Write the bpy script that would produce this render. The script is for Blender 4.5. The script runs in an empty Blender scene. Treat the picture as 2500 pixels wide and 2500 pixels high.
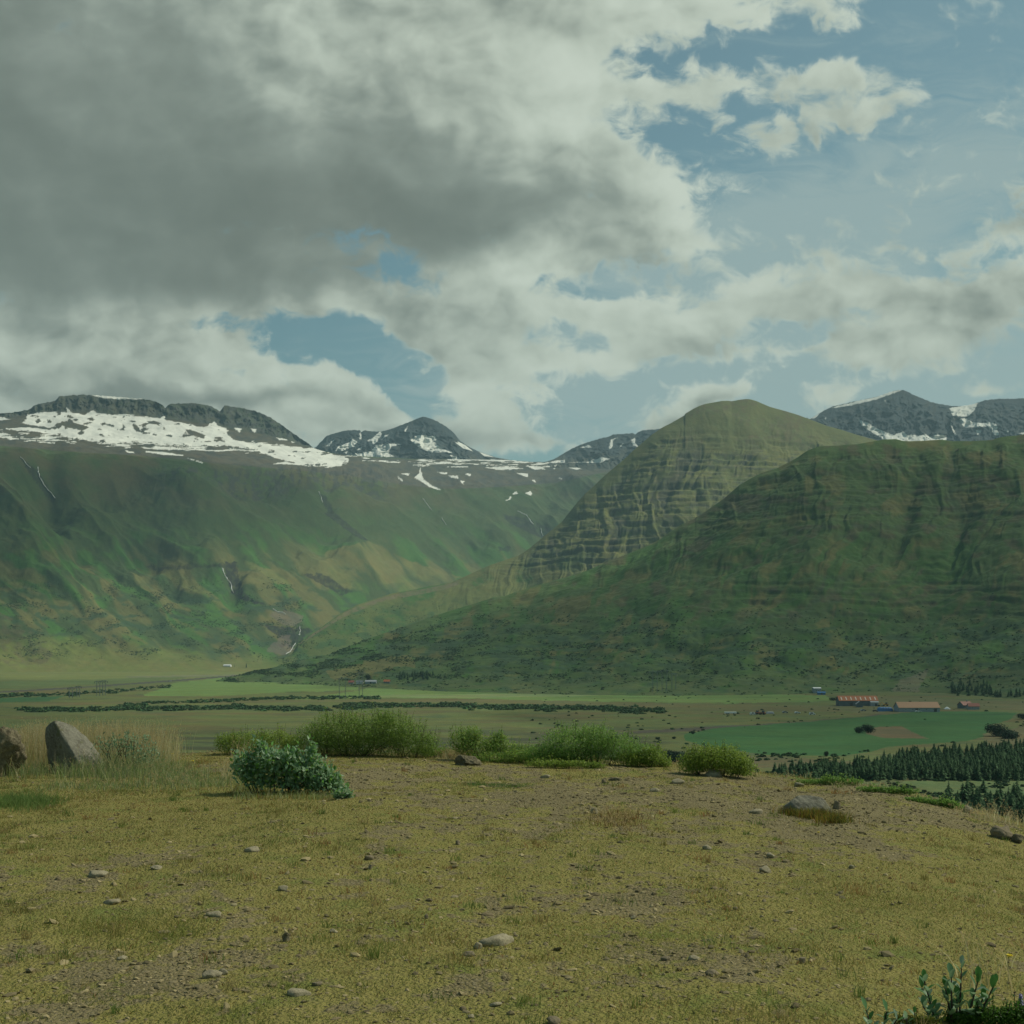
import bpy, bmesh, math, random
import numpy as np
from mathutils import Vector, Matrix

random.seed(7)
RNG = np.random.default_rng(11)
sc = bpy.context.scene
COL = sc.collection

# ------------------------------------------------------------------ camera, world, sun, exposure
F = 3018.0          # focal length in pixels of the 2500 px photograph
H0 = 1600.0         # row of the horizon
ZC = 42.0           # eye height above the valley floor
cd = bpy.data.cameras.new('camera')
cam = bpy.data.objects.new('camera', cd); COL.objects.link(cam)
cam.location = (0, 0, ZC); cam.rotation_euler = (math.radians(90), 0, 0)
cd.sensor_fit = 'HORIZONTAL'; cd.sensor_width = 36.0; cd.lens = 36.0 * F / 2500.0
cd.shift_y = (H0 - 1250.0) / 2500.0
cd.clip_start = 0.1; cd.clip_end = 60000
sc.camera = cam

SUN_DIR = Vector((0.62, 0.16, 0.74)).normalized()      # towards the sun
SUN_EL = math.asin(SUN_DIR.z); SUN_AZ = math.atan2(SUN_DIR.x, SUN_DIR.y)
sl = bpy.data.lights.new('sun', 'SUN'); sl.energy = 3.8; sl.angle = math.radians(0.6); sl.color = (1.0, 0.94, 0.80)
so = bpy.data.objects.new('sun', sl); COL.objects.link(so)
so.rotation_euler = SUN_DIR.to_track_quat('Z', 'Y').to_euler(); so.location = (50, 20, 200)

sc.view_settings.view_transform = 'Standard'; sc.view_settings.look = 'None'
sc.view_settings.exposure = 0.0; sc.view_settings.gamma = 1.0
sc.view_settings.use_curve_mapping = False
sc.cycles.use_denoising = True
sc.cycles.max_bounces = 6; sc.cycles.diffuse_bounces = 2; sc.cycles.glossy_bounces = 2
sc.cycles.transmission_bounces = 3; sc.cycles.transparent_max_bounces = 8; sc.cycles.volume_bounces = 0


class NT:
    """small helper for node trees"""
    def __init__(s, tree): s.t = tree; s.n = tree.nodes; s.l = tree.links
    def node(s, typ, **kw):
        n = s.n.new(typ)
        for k, v in kw.items(): setattr(n, k, v)
        return n
    def link(s, a, b): s.l.new(a, b)
    def put(s, sock, v):
        if hasattr(v, 'is_output'): s.link(v, sock)
        else: sock.default_value = v
    def math(s, op, a, b=None, c=None, clamp=False):
        n = s.node('ShaderNodeMath', operation=op, use_clamp=clamp); s.put(n.inputs[0], a)
        if b is not None: s.put(n.inputs[1], b)
        if c is not None: s.put(n.inputs[2], c)
        return n.outputs[0]
    def vmath(s, op, a, b=None):
        n = s.node('ShaderNodeVectorMath', operation=op); s.put(n.inputs[0], a)
        if b is not None: s.put(n.inputs[1], b)
        return n.outputs[0]
    def noise(s, vec, scale, detail=5, rough=0.55, dist=0.0, w=None):
        n = s.node('ShaderNodeTexNoise'); n.inputs['Scale'].default_value = scale
        n.inputs['Detail'].default_value = detail; n.inputs['Roughness'].default_value = rough
        n.inputs['Distortion'].default_value = dist
        if vec is not None: s.link(vec, n.inputs['Vector'])
        return n.outputs['Fac']
    def noise2(s, vec, scale, detail=5, rough=0.55, dist=0.0):
        n = s.node('ShaderNodeTexNoise', noise_dimensions='2D'); n.inputs['Scale'].default_value = scale
        n.inputs['Detail'].default_value = detail; n.inputs['Roughness'].default_value = rough; n.inputs['Distortion'].default_value = dist
        s.link(vec, n.inputs['Vector']); return n.outputs['Fac']
    def mix(s, fac, a, b, mode='MIX'):
        n = s.node('ShaderNodeMix', data_type='RGBA', blend_type=mode)
        s.put(n.inputs[0], fac); s.put(n.inputs[6], a); s.put(n.inputs[7], b)
        return n.outputs[2]
    def smooth(s, x, a, b, lo=0.0, hi=1.0):
        n = s.node('ShaderNodeMapRange', interpolation_type='SMOOTHSTEP'); s.put(n.inputs[0], x)
        n.inputs[1].default_value = a; n.inputs[2].default_value = b
        n.inputs[3].default_value = lo; n.inputs[4].default_value = hi
        return n.outputs[0]


def rgba(c): return (c[0], c[1], c[2], 1.0)


def build_world():
    w = bpy.data.worlds.new('World'); sc.world = w; w.use_nodes = True
    T = NT(w.node_tree); T.n.clear()
    out = T.node('ShaderNodeOutputWorld'); bg = T.node('ShaderNodeBackground'); T.link(bg.outputs[0], out.inputs[0])
    tc = T.node('ShaderNodeTexCoord'); D = tc.outputs['Generated']
    sky = T.node('ShaderNodeTexSky'); sky.sky_type = 'NISHITA'; sky.sun_disc = False
    sky.sun_elevation = SUN_EL; sky.sun_rotation = SUN_AZ; sky.air_density = 1.0; sky.dust_density = 1.5; sky.ozone_density = 1.6
    sep = T.node('ShaderNodeSeparateXYZ'); T.link(D, sep.inputs[0])
    yy = T.math('MAXIMUM', sep.outputs[1], 0.12)
    U = T.math('DIVIDE', sep.outputs[0], yy); V = T.math('DIVIDE', sep.outputs[2], yy)
    cmb = T.node('ShaderNodeCombineXYZ'); T.link(U, cmb.inputs[0]); T.link(V, cmb.inputs[1])
    P = cmb.outputs[0]

    def warp(src, scale, amt, detail=3, seed=0.0):
        wn = T.node('ShaderNodeTexNoise', noise_dimensions='2D'); wn.inputs['Scale'].default_value = scale; wn.inputs['Detail'].default_value = detail; wn.inputs['Roughness'].default_value = .5
        T.link(T.vmath('ADD', src, (seed, seed * .7, 0.0)), wn.inputs['Vector'])
        wv = T.vmath('SUBTRACT', wn.outputs['Color'], (0.5, 0.5, 0.5)); return T.vmath('ADD', src, T.vmath('MULTIPLY', wv, (amt, amt * .8, 0.0)))
    PW = warp(P, 6.5, 0.12, 5)

    def blobs(lst, src, init=None):
        acc = init
        for (u, v, ru, rv, rot, amp) in lst:
            m = T.node('ShaderNodeMapping', vector_type='TEXTURE')
            m.inputs['Location'].default_value = ((u - 1250) / F, (H0 - v) / F, 0)
            m.inputs['Rotation'].default_value = (0, 0, math.radians(rot))
            m.inputs['Scale'].default_value = (ru / F, rv / F, 1)
            T.link(src, m.inputs[0])
            g = T.node('ShaderNodeTexGradient', gradient_type='SPHERICAL'); T.link(m.outputs[0], g.inputs[0])
            acc = T.math('MULTIPLY_ADD', g.outputs['Fac'], amp, acc if acc is not None else 0.0)
        return acc

    def puffs(src, scale, detail=2.0, rough=.5):
        v = T.node('ShaderNodeTexVoronoi', feature='SMOOTH_F1', voronoi_dimensions='2D'); v.inputs['Scale'].default_value = scale; v.inputs['Smoothness'].default_value = .7
        v.inputs['Detail'].default_value = detail; v.inputs['Roughness'].default_value = rough; v.inputs['Lacunarity'].default_value = 2.3
        T.link(src, v.inputs['Vector']); return T.math('SUBTRACT', 0.42, v.outputs['Distance'])
    # cloud bodies (centre and half-axes given in picture pixels, turned into directions)
    cover = [
        (100, 200, 1900, 900, -6, 3.4), (500, 560, 700, 200, 0, .8), (1000, 300, 950, 560, -10, 1.6), (1250, 480, 600, 300, -8, 1.0), (1300, 80, 560, 420, 0, 1.0),
        (1560, 480, 360, 220, -15, 1.3), (1400, 560, 420, 150, 0, .6),
        (1780, -10, 480, 110, -4, 1.3), (1580, 230, 260, 110, -25, 0.95), (2040, 215, 330, 120, -10, 1.25),
        (1880, 330, 280, 90, 5, 1.1), (1790, 170, 220, 90, 0, .5),
        (1620, 730, 820, 190, 4, 1.5), (2150, 720, 460, 190, 0, 1.2), (2450, 650, 380, 190, 0, 1.5), (2490, 490, 300, 110, 0, 1.7), (2330, 800, 400, 160, 0, 1.0),
        (1900, 850, 560, 150, 0, 1.0), (1500, 860, 330, 120, 12, 1.2), (2400, 900, 360, 90, 0, .9), (2150, 930, 400, 60, 0, .6),
        (100, 860, 900, 330, -6, 1.4), (650, 950, 520, 190, -28, 1.2), (520, 690, 480, 120, 0, 0.9),
        (1130, 740, 300, 260, 0, 1.3), (1230, 930, 260, 150, 0, 1.0), (800, 700, 200, 110, 0, .5),
        (1130, 1070, 620, 100, 0, 1.3), (1620, 975, 170, 75, 0, 3.0), (1740, 985, 120, 55, 0, 2.2), (1545, 1000, 60, 35, 0, 1.0), (1430, 1075, 260, 70, 6, 1.2),
        (2040, 1000, 170, 60, 14, 1.4), (2480, 960, 160, 40, 0, 1.2), (500, 1020, 700, 140, 0, 1.0),
    ]
    gaps = [
        (925, 612, 200, 85, -8, 1.35), (980, 660, 100, 80, -60, .8), (790, 830, 240, 95, -28, 1.5), (950, 905, 220, 100, -30, 1.7), (540, 775, 150, 40, 12, 1.0),
        (1420, 980, 230, 110, 10, 1.7), (1640, 330, 230, 100, -20, 1.4), (1900, 110, 420, 90, 5, 1.6), (1550, 120, 130, 80, 0, 1.1),
        (1760, 640, 420, 60, 0, 1.0), (1800, 265, 150, 60, 0, 1.2), (1650, 890, 220, 60, 0, .9),
        (2120, 430, 640, 150, 5, 1.5), (2000, 800, 300, 50, 10, .9), (2250, 610, 280, 60, 0, 1.1), (1400, 680, 170, 40, 20, .8), (1940, 930, 360, 60, 0, 1.1),
        (1330, 830, 120, 50, 0, .8), (1050, 690, 80, 40, 0, .7),
    ]
    cov = T.math('MINIMUM', blobs(cover, PW), 1.85)
    gap = blobs(gaps, PW)
    PN = warp(P, 14.0, 0.030, 3, 3.1)
    SC = T.node('ShaderNodeMapping'); SC.inputs['Scale'].default_value = (1, 1.35, 1); T.link(PN, SC.inputs[0]); PN = SC.outputs[0]
    n1 = T.noise2(PN, 8.0, 7, 0.52, 0.0)
    n3 = T.noise2(PN, 40.0, 6, 0.62, 0.3)
    p1 = puffs(PN, 13.0, 3.0, .5)

    body = T.math('MULTIPLY_ADD', T.math('SUBTRACT', n1, 0.5), 2.0, cov)
    body = T.math('MULTIPLY_ADD', p1, 1.0, body)
    body = T.math('MULTIPLY_ADD', T.math('SUBTRACT', n3, 0.5), 1.8, body)
    alpha = T.smooth(body, -0.08, 0.85)
    gm = T.math('MULTIPLY_ADD', T.math('SUBTRACT', 0.5, n1), 1.5, gap); gm = T.math('MULTIPLY_ADD', T.math('SUBTRACT', 0.5, n3), 2.4, gm); gm = T.math('MULTIPLY_ADD', p1, -0.7, gm)
    gm = T.math('MULTIPLY', T.smooth(gm, 0.22, 1.15), T.smooth(gap, 0.0, 0.25))
    alpha = T.math('MULTIPLY', alpha, T.math('SUBTRACT', 1.0, gm))
    body = T.math('SUBTRACT', body, T.math('MULTIPLY', gm, 1.2))
    # thin high veil, streaked
    mv = T.node('ShaderNodeMapping'); mv.inputs['Rotation'].default_value = (0, 0, math.radians(-16)); mv.inputs['Scale'].default_value = (1.0, 3.6, 1)
    T.link(warp(P, 8.0, .05), mv.inputs[0])
    veiln = T.noise2(mv.outputs[0], 10.0, 9, 0.68, 0.5)
    veil = blobs([(2200, 480, 900, 260, 12, 1.1), (1900, 560, 500, 160, 0, 0.8), (1900, 900, 1300, 380, 0, 1.9), (2400, 200, 500, 300, 0, 0.4)], P)
    veil = T.math('MULTIPLY', T.smooth(T.math('MULTIPLY_ADD', T.math('SUBTRACT', veiln, 0.5), 1.9, veil), 0.1, 1.1), 0.70)
    # shade of the cloud bodies: thick grey middle, bright rims and tops
    darkb = [
        (-100, 300, 1600, 760, 0, 1.05), (350, 560, 1000, 260, 3, 0.55), (0, 60, 700, 400, 0, .35), (1300, 400, 420, 120, -12, .45), (1250, 530, 520, 120, -6, .85), (850, 460, 560, 220, 0, .35),
        (560, 1000, 620, 45, 0, .8), (50, 1000, 500, 80, 0, .3), (250, 860, 600, 110, 0, -.45), (300, 740, 700, 70, -3, -.3), (1150, 950, 500, 150, 0, -.35), (1700, 700, 700, 90, 0, -.25), (1060, 750, 200, 70, 0, .45), (1160, 870, 160, 70, 0, .35), (700, 650, 300, 60, 0, .3),
        (1760, 820, 360, 60, 0, .35), (1650, 1010, 150, 35, 0, .35), (2300, 730, 300, 70, 0, .25), (1300, 1095, 200, 40, 0, .3), (1500, 620, 300, 50, 0, .35), (1000, 1080, 300, 40, 0, .25),
        (900, 120, 420, 160, 15, -.35), (1330, 180, 330, 260, 0, -.45), (1650, 470, 220, 170, 0, -.7), (620, 900, 300, 60, -25, -.35), (1640, 950, 260, 60, 0, -.8),
    ]
    dk = blobs(darkb, PW)
    off = (0.012, 0.014, 0.0)
    PO = T.vmath('ADD', PN, off)
    rel = T.math('MULTIPLY', T.math('SUBTRACT', n1, T.noise2(PO, 8.0, 3, 0.5, 0.0)), 1.25)
    rel = T.math('MULTIPLY_ADD', T.math('SUBTRACT', p1, puffs(PO, 13.0, 2.0, .5)), 0.75, rel)
    soft = T.noise2(P, 5.0, 4, 0.45)
    dk = T.math('MULTIPLY_ADD', T.math('SUBTRACT', soft, 0.5), 1.0, dk)
    # relief fades inside the smooth dark mass
    kf = T.smooth(dk, 0.1, 0.9, 1.0, 0.38)
    dk = T.math('SUBTRACT', dk, T.math('MULTIPLY', rel, kf))
    # thick parts of the small clouds are a little greyer than their rims
    dk = T.math('MULTIPLY_ADD', T.smooth(body, 0.7, 1.7), 0.08, dk)
    dk = T.math('ADD', dk, T.smooth(body, 0.1, 1.0, -0.30, 0.0))
    dkf = T.smooth(dk, -0.75, 1.45)
    ramp = T.node('ShaderNodeValToRGB'); T.link(dkf, ramp.inputs[0])
    e = ramp.color_ramp.elements
    e[0].position = 0.0; e[0].color = (0.60, 0.67, 0.57, 1)
    e[1].position = 1.0; e[1].color = (0.150, 0.178, 0.150, 1)
    for p_, c_ in ((0.22, (0.50, 0.565, 0.475, 1)), (0.45, (0.39, 0.445, 0.375, 1)), (0.72, (0.25, 0.292, 0.25, 1))):
        q = e.new(p_); q.color = c_
    skyc = T.mix(1.0, sky.outputs[0], (0.074, 0.092, 0.070, 1), 'MULTIPLY')
    c1 = T.mix(veil, skyc, (0.36, 0.46, 0.44, 1))
    c2 = T.mix(alpha, c1, ramp.outputs[0])
    T.link(c2, bg.inputs[0]); bg.inputs[1].default_value = 1.0
    w.cycles.sampling_method = 'MANUAL'; w.cycles.sample_map_resolution = 512


build_world()

# ------------------------------------------------------------------ noise
def _hash(ix, iy, seed):
    h = (ix.astype(np.int64) * 374761393 + iy.astype(np.int64) * 668265263 + seed * 974634777) & 0xffffffff
    h = ((h ^ (h >> 13)) * 1274126177) & 0xffffffff
    return (h ^ (h >> 16)) & 0xffffffff


def perlin(x, y, seed=0):
    x = np.asarray(x, float); y = np.asarray(y, float)
    x0 = np.floor(x); y0 = np.floor(y); fx = x - x0; fy = y - y0
    u = fx * fx * fx * (fx * (fx * 6 - 15) + 10); v = fy * fy * fy * (fy * (fy * 6 - 15) + 10)
    r = 0
    for dx in (0, 1):
        for dy in (0, 1):
            a = _hash(x0 + dx, y0 + dy, seed) * (2 * math.pi / 4294967296.0)
            g = np.cos(a) * (fx - dx) + np.sin(a) * (fy - dy)
            r = r + g * (u if dx else 1 - u) * (v if dy else 1 - v)
    return r * 1.5


def fbm(x, y, o=5, seed=0, gain=0.5, lac=2.03):
    a = 1.0; s = 0; t = 0
    for i in range(o):
        s = s + a * perlin(x, y, seed + i * 17); t += a; a *= gain; x = x * lac + 13.1; y = y * lac + 7.7
    return s / t


def ridged(x, y, o=4, seed=0, gain=0.5):
    a = 1.0; s = 0; t = 0
    for i in range(o):
        s = s + a * (1 - np.abs(perlin(x, y, seed + i * 31)) * 2); t += a; a *= gain; x = x * 2.07 + 3.3; y = y * 2.07 + 9.1
    return s / t


def sstep(x, a, b):
    t = np.clip((x - a) / (b - a), 0, 1); return t * t * (3 - 2 * t)


def cur(u, pts):
    p = np.array(pts, float); return np.interp(u, p[:, 0], p[:, 1])


def cr(n, pts):
    """points read in an enlarged crop of the photograph -> photograph pixels"""
    ox, oy, k = {1: (0, 900, .4658), 2: (800, 900, .4658), 3: (1600, 900, .4658), 5: (800, 1600, .4658), 6: (1600, 1600, .4658)}[n]
    return [(ox + x * k, oy + y * k) for x, y in pts]


def inpoly(u, v, poly):
    p = np.array(poly, float); c = np.zeros(u.shape, bool)
    j = len(p) - 1
    for i in range(len(p)):
        xi, yi = p[i]; xj, yj = p[j]
        if yi != yj:
            c ^= ((yi > v) != (yj > v)) & (u < (xj - xi) * (v - yi) / (yj - yi) + xi)
        j = i
    return c


# ------------------------------------------------------------------ mesh builders
def tag(o, label=None, cat=None, group=None, kind=None):
    if label: o['label'] = label
    if cat: o['category'] = cat
    if group: o['group'] = group
    if kind: o['kind'] = kind
    return o


def mesh_np(name, verts, faces, n, mat, col=None, smooth=False, parent=None, mats=None, midx=None):
    """faces: array (m, n) of indices"""
    me = bpy.data.meshes.new(name)
    verts = np.ascontiguousarray(verts, np.float32); faces = np.ascontiguousarray(faces, np.int32)
    me.vertices.add(len(verts)); me.vertices.foreach_set('co', verts.ravel())
    me.loops.add(faces.size); me.loops.foreach_set('vertex_index', faces.ravel())
    me.polygons.add(len(faces)); me.polygons.foreach_set('loop_start', np.arange(0, faces.size, n, dtype=np.int32))
    me.polygons.foreach_set('use_smooth', np.full(len(faces), smooth, bool))
    if col is not None:
        a = me.attributes.new('tone', 'FLOAT_COLOR', 'POINT')
        c = np.ones((len(verts), 4), np.float32); c[:, :3] = col; a.data.foreach_set('color', c.ravel())
    for m in (mats or [mat]): me.materials.append(m)
    if midx is not None: me.polygons.foreach_set('material_index', np.ascontiguousarray(midx, np.int32))
    me.update(calc_edges=True)
    o = bpy.data.objects.new(name, me); COL.objects.link(o)
    if parent: o.parent = parent
    return o


def grid_mesh(name, P, mat, col=None, smooth=True):
    r, c = P.shape[:2]
    i = np.arange(r * c).reshape(r, c)
    f = np.stack([i[:-1, :-1], i[:-1, 1:], i[1:, 1:], i[1:, :-1]], -1).reshape(-1, 4)
    return mesh_np(name, P.reshape(-1, 3), f, 4, mat, None if col is None else col.reshape(-1, 3), smooth)


def bm_obj(name, bm, mat, parent=None, smooth=False):
    me = bpy.data.meshes.new(name); bm.normal_update(); bm.to_mesh(me); bm.free()
    if smooth:
        for p in me.polygons: p.use_smooth = True
    me.materials.append(mat)
    o = bpy.data.objects.new(name, me); COL.objects.link(o)
    if parent: o.parent = parent
    return o


def empty(name, loc, rz=0.0):
    o = bpy.data.objects.new(name, None); COL.objects.link(o); o.location = loc; o.rotation_euler = (0, 0, rz)
    o.empty_display_size = 0.5
    return o


def add_box(bm, x0, x1, y0, y1, z0, z1):
    vs = [bm.verts.new(c) for c in ((x0, y0, z0), (x1, y0, z0), (x1, y1, z0), (x0, y1, z0), (x0, y0, z1), (x1, y0, z1), (x1, y1, z1), (x0, y1, z1))]
    for f in ((3, 2, 1, 0), (4, 5, 6, 7), (0, 1, 5, 4), (1, 2, 6, 5), (2, 3, 7, 6), (3, 0, 4, 7)): bm.faces.new([vs[k] for k in f])
    return vs


def add_bar(bm, a, b, r0, r1=None, n=5):
    r1 = r0 if r1 is None else r1
    a = Vector(a); b = Vector(b); d = (b - a).normalized()
    x = d.orthogonal().normalized(); y = d.cross(x)
    A = [bm.verts.new(a + (x * math.cos(t) + y * math.sin(t)) * r0) for t in [2 * math.pi * k / n for k in range(n)]]
    B = [bm.verts.new(b + (x * math.cos(t) + y * math.sin(t)) * r1) for t in [2 * math.pi * k / n for k in range(n)]]
    for k in range(n): bm.faces.new((A[k], A[(k + 1) % n], B[(k + 1) % n], B[k]))
    bm.faces.new(A[::-1]); bm.faces.new(B)


def add_prism(bm, prof, x0, x1):
    """profile in the YZ plane, extruded along X"""
    A = [bm.verts.new((x0, y, z)) for y, z in prof]; B = [bm.verts.new((x1, y, z)) for y, z in prof]
    n = len(prof)
    for k in range(n): bm.faces.new((A[k], B[k], B[(k + 1) % n], A[(k + 1) % n]))
    bm.faces.new(A[::-1]); bm.faces.new(B)


# ------------------------------------------------------------------ materials
def new_mat(name):
    m = bpy.data.materials.new(name); m.use_nodes = True
    T = NT(m.node_tree); T.n.clear()
    o = T.node('ShaderNodeOutputMaterial')
    return m, T, o


def terrain_mat(name, scales, amp=0.35, bump=0.0, bscale=0.1, rough=0.95, hue=0.12):
    m, T, o = new_mat(name)
    b = T.node('ShaderNodeBsdfPrincipled'); T.link(b.outputs[0], o.inputs[0])
    at = T.node('ShaderNodeAttribute', attribute_name='tone')
    geo = T.node('ShaderNodeNewGeometry'); P = geo.outputs['Position']
    c = at.outputs['Color']
    for k, s in enumerate(scales):
        n = T.noise(P, s, 6, 0.62, 0.3)
        f = T.math('MULTIPLY_ADD', T.math('SUBTRACT', n, 0.5), amp * 4, 1.0)
        f = T.math('MAXIMUM', f, 0.15)
        n2 = T.noise(T.vmath('ADD', P, (311.0, 97.0, 55.0)), s * 0.7, 3, 0.5)
        h = T.math('MULTIPLY', T.math('SUBTRACT', n2, 0.5), hue * 4)
        cm = T.node('ShaderNodeCombineColor'); T.link(T.math('MULTIPLY', f, T.math('ADD', h, 1.0)), cm.inputs[0]); T.link(f, cm.inputs[1])
        T.link(T.math('MULTIPLY', f, T.math('SUBTRACT', 1.0, T.math('MULTIPLY', h, 0.4))), cm.inputs[2])
        c = T.mix(1.0, c, cm.outputs[0], 'MULTIPLY')
    sp = T.node('ShaderNodeSeparateColor'); T.link(at.outputs['Color'], sp.inputs[0])
    c = T.mix(T.smooth(sp.outputs[0], 0.35, 0.5), c, at.outputs['Color'])
    T.link(c, b.inputs['Base Color'])
    b.inputs['Roughness'].default_value = rough; b.inputs['Specular IOR Level'].default_value = 0.15
    if bump:
        bn = T.node('ShaderNodeBump'); bn.inputs['Strength'].default_value = 1.0; bn.inputs['Distance'].default_value = bump
        T.link(T.noise(P, bscale, 8, 0.65), bn.inputs['Height']); T.link(bn.outputs[0], b.inputs['Normal'])
    return m


def plain_mat(name, c, rough=0.7, var=0.12, scale=1.5, metal=0.0, c2=None, spec=0.3):
    m, T, o = new_mat(name)
    b = T.node('ShaderNodeBsdfPrincipled'); T.link(b.outputs[0], o.inputs[0])
    tc = T.node('ShaderNodeTexCoord')
    n = T.noise(tc.outputs['Object'], scale, 6, 0.6, 0.2)
    c2 = c2 or tuple(x * 0.6 for x in c)
    f = T.smooth(n, 0.5 - 0.25, 0.5 + 0.25)
    f = T.math('MULTIPLY', f, min(1.0, var * 4))
    T.link(T.mix(f, rgba(c), rgba(c2)), b.inputs['Base Color'])
    b.inputs['Roughness'].default_value = rough; b.inputs['Metallic'].default_value = metal; b.inputs['Specular IOR Level'].default_value = spec
    return m


def leaf_mat(name, trans=0.35, rough=0.5, back=None, spec=0.3):
    m, T, o = new_mat(name)
    b = T.node('ShaderNodeBsdfPrincipled'); tr = T.node('ShaderNodeBsdfTranslucent'); mx = T.node('ShaderNodeMixShader')
    at = T.node('ShaderNodeAttribute', attribute_name='tone'); c = at.outputs['Color']
    geo = T.node('ShaderNodeNewGeometry')
    n = T.noise(geo.outputs['Position'], 9.0, 3)
    c = T.mix(1.0, c, T.mix(n, (0.7, 0.75, 0.7, 1), (1.3, 1.25, 1.2, 1)), 'MULTIPLY')
    if back: c = T.mix(geo.outputs['Backfacing'], c, rgba(back))
    T.link(c, b.inputs['Base Color']); T.link(c, tr.inputs['Color'])
    b.inputs['Roughness'].default_value = rough; b.inputs['Specular IOR Level'].default_value = spec
    mx.inputs[0].default_value = trans
    T.link(b.outputs[0], mx.inputs[1]); T.link(tr.outputs[0], mx.inputs[2]); T.link(mx.outputs[0], o.inputs[0])
    return m


def rock_mat(name, c1, c2, scale=3.0, bump=0.04, moss=None):
    m, T, o = new_mat(name)
    b = T.node('ShaderNodeBsdfPrincipled'); T.link(b.outputs[0], o.inputs[0])
    tc = T.node('ShaderNodeTexCoord'); P = tc.outputs['Object']
    n = T.noise(P, scale, 8, 0.65, 0.6); n3 = T.noise(P, scale * 9, 5, 0.7)
    c = T.mix(T.smooth(n, 0.33, 0.67), rgba(c1), rgba(c2))
    c = T.mix(T.smooth(n3, 0.35, 0.75), c, rgba(tuple(x * 1.35 for x in c1)))
    if moss:
        g = T.noise(P, scale * 1.7, 5, 0.6)
        c = T.mix(T.smooth(g, 0.55, 0.68), c, rgba(moss))
    T.link(c, b.inputs['Base Color']); b.inputs['Roughness'].default_value = 0.95; b.inputs['Specular IOR Level'].default_value = 0.15
    bn = T.node('ShaderNodeBump'); bn.inputs['Strength'].default_value = 0.9; bn.inputs['Distance'].default_value = bump
    T.link(T.math('MULTIPLY_ADD', n3, 0.35, n), bn.inputs['Height']); T.link(bn.outputs[0], b.inputs['Normal'])
    return m


M_MTN = terrain_mat('mountain_ground', [0.012, 0.06], 0.13, 3.0, 0.03, hue=0.07)
M_HILL = terrain_mat('hill_ground', [0.02, 0.11], 0.15, 1.6, 0.06, hue=0.07)
M_FLOOR = terrain_mat('valley_ground', [0.03, 0.25], 0.14, 0.5, 0.3)
M_SCRUB = leaf_mat('scrub_leaves', 0.15, 0.8, spec=0.1)
M_LEAF = leaf_mat('willow_leaves', 0.52, 0.42)
M_GRASS = leaf_mat('grass_blades', 0.5, 0.6, spec=0.2)
M_WOOD = plain_mat('twig_bark', (0.06, 0.047, 0.033), 0.9, 0.2, 20)
M_GRAVEL = leaf_mat('gravel_stone', 0.0, 0.95, spec=0.15)
M_FOAM = plain_mat('falling_water', (0.85, 0.87, 0.84), 0.5, 0.1, 0.3)
T_ = NT(M_FOAM.node_tree); _o = [n for n in T_.n if n.type == 'OUTPUT_MATERIAL'][0]; _b = [n for n in T_.n if n.type == 'BSDF_PRINCIPLED'][0]
_t = T_.node('ShaderNodeBsdfTranslucent'); _t.inputs[0].default_value = (.85, .87, .84, 1); _m = T_.node('ShaderNodeMixShader'); T_.link(_b.outputs[0], _m.inputs[1]); T_.link(_t.outputs[0], _m.inputs[2]); T_.link(_m.outputs[0], _o.inputs[0])

# ------------------------------------------------------------------ layered relief
LAY = {}
SNOW = np.array([0.62, 0.63, 0.56]); ROCK = np.array([0.060, 0.066, 0.054]); BROWN = np.array([0.105, 0.090, 0.045])
DARKG = np.array([0.050, 0.080, 0.026]); LUSH = np.array([0.052, 0.128, 0.024]); DRY = np.array([0.158, 0.150, 0.050])
SCRUBC = np.array([0.038, 0.074, 0.032])


def mixc(c, k, m):
    m = np.clip(m, 0, 1)[..., None]; return c * (1 - m) + np.asarray(k) * m


def columns(fine0, fine1, step, out0=-900, out1=3400):
    a = np.arange(out0, fine0, 12.0); b = np.arange(fine0, fine1, step); c = np.arange(fine1, out1, 12.0)
    return np.concatenate([a, b, c])


def usmooth(us, a, sig=42.0):
    g = np.arange(us[0], us[-1], 3.0); b = np.interp(g, us, a); k = np.exp(-0.5 * (np.arange(-60, 61) * 3.0 / sig) ** 2); k /= k.sum()
    b = np.convolve(np.pad(b, 60, 'edge'), k, 'valid'); return np.interp(us, g, b)


def layer_base(us, ctrl, rows, smooth_n=0):
    """ctrl: list of (v_curve, Y_curve) from the foot upwards; returns Y, Z arrays (rows, cols)"""
    Ys = []; Zs = []
    for (vc, yc) in ctrl:
        v = vc(us); y = yc(us)
        y = usmooth(us, y)
        if vc is ctrl[-1][0]: vtop = v
        v = usmooth(us, v)
        Ys.append(y); Zs.append(ZC + (H0 - v) * y / F)
    Ys = np.array(Ys); Zs = np.array(Zs)
    YY = []; ZZ = []
    for k, n in enumerate(rows):
        t = np.linspace(0, 1, n, endpoint=False)[:, None]
        YY.append(Ys[k] * (1 - t) + Ys[k + 1] * t); ZZ.append(Zs[k] * (1 - t) + Zs[k + 1] * t)
    YY.append(Ys[-1:]); ZZ.append(Zs[-1:])
    Y = np.concatenate(YY); Z = np.concatenate(ZZ)
    # the fine detail of the skyline fades out quickly below the crest
    dl = (ZC + (H0 - vtop) * Ys[-1] / F) - Zs[-1]; n = rows[-1]
    Z[-n - 1:] += dl[None] * (np.linspace(0, 1, n + 1)[:, None] ** (2 if n < 60 else 7))
    for _ in range(smooth_n):
        Y[1:-1] = (Y[:-2] + 2 * Y[1:-1] + Y[2:]) / 4; Z[1:-1] = (Z[:-2] + 2 * Z[1:-1] + Z[2:]) / 4
    return Y, Z


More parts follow.
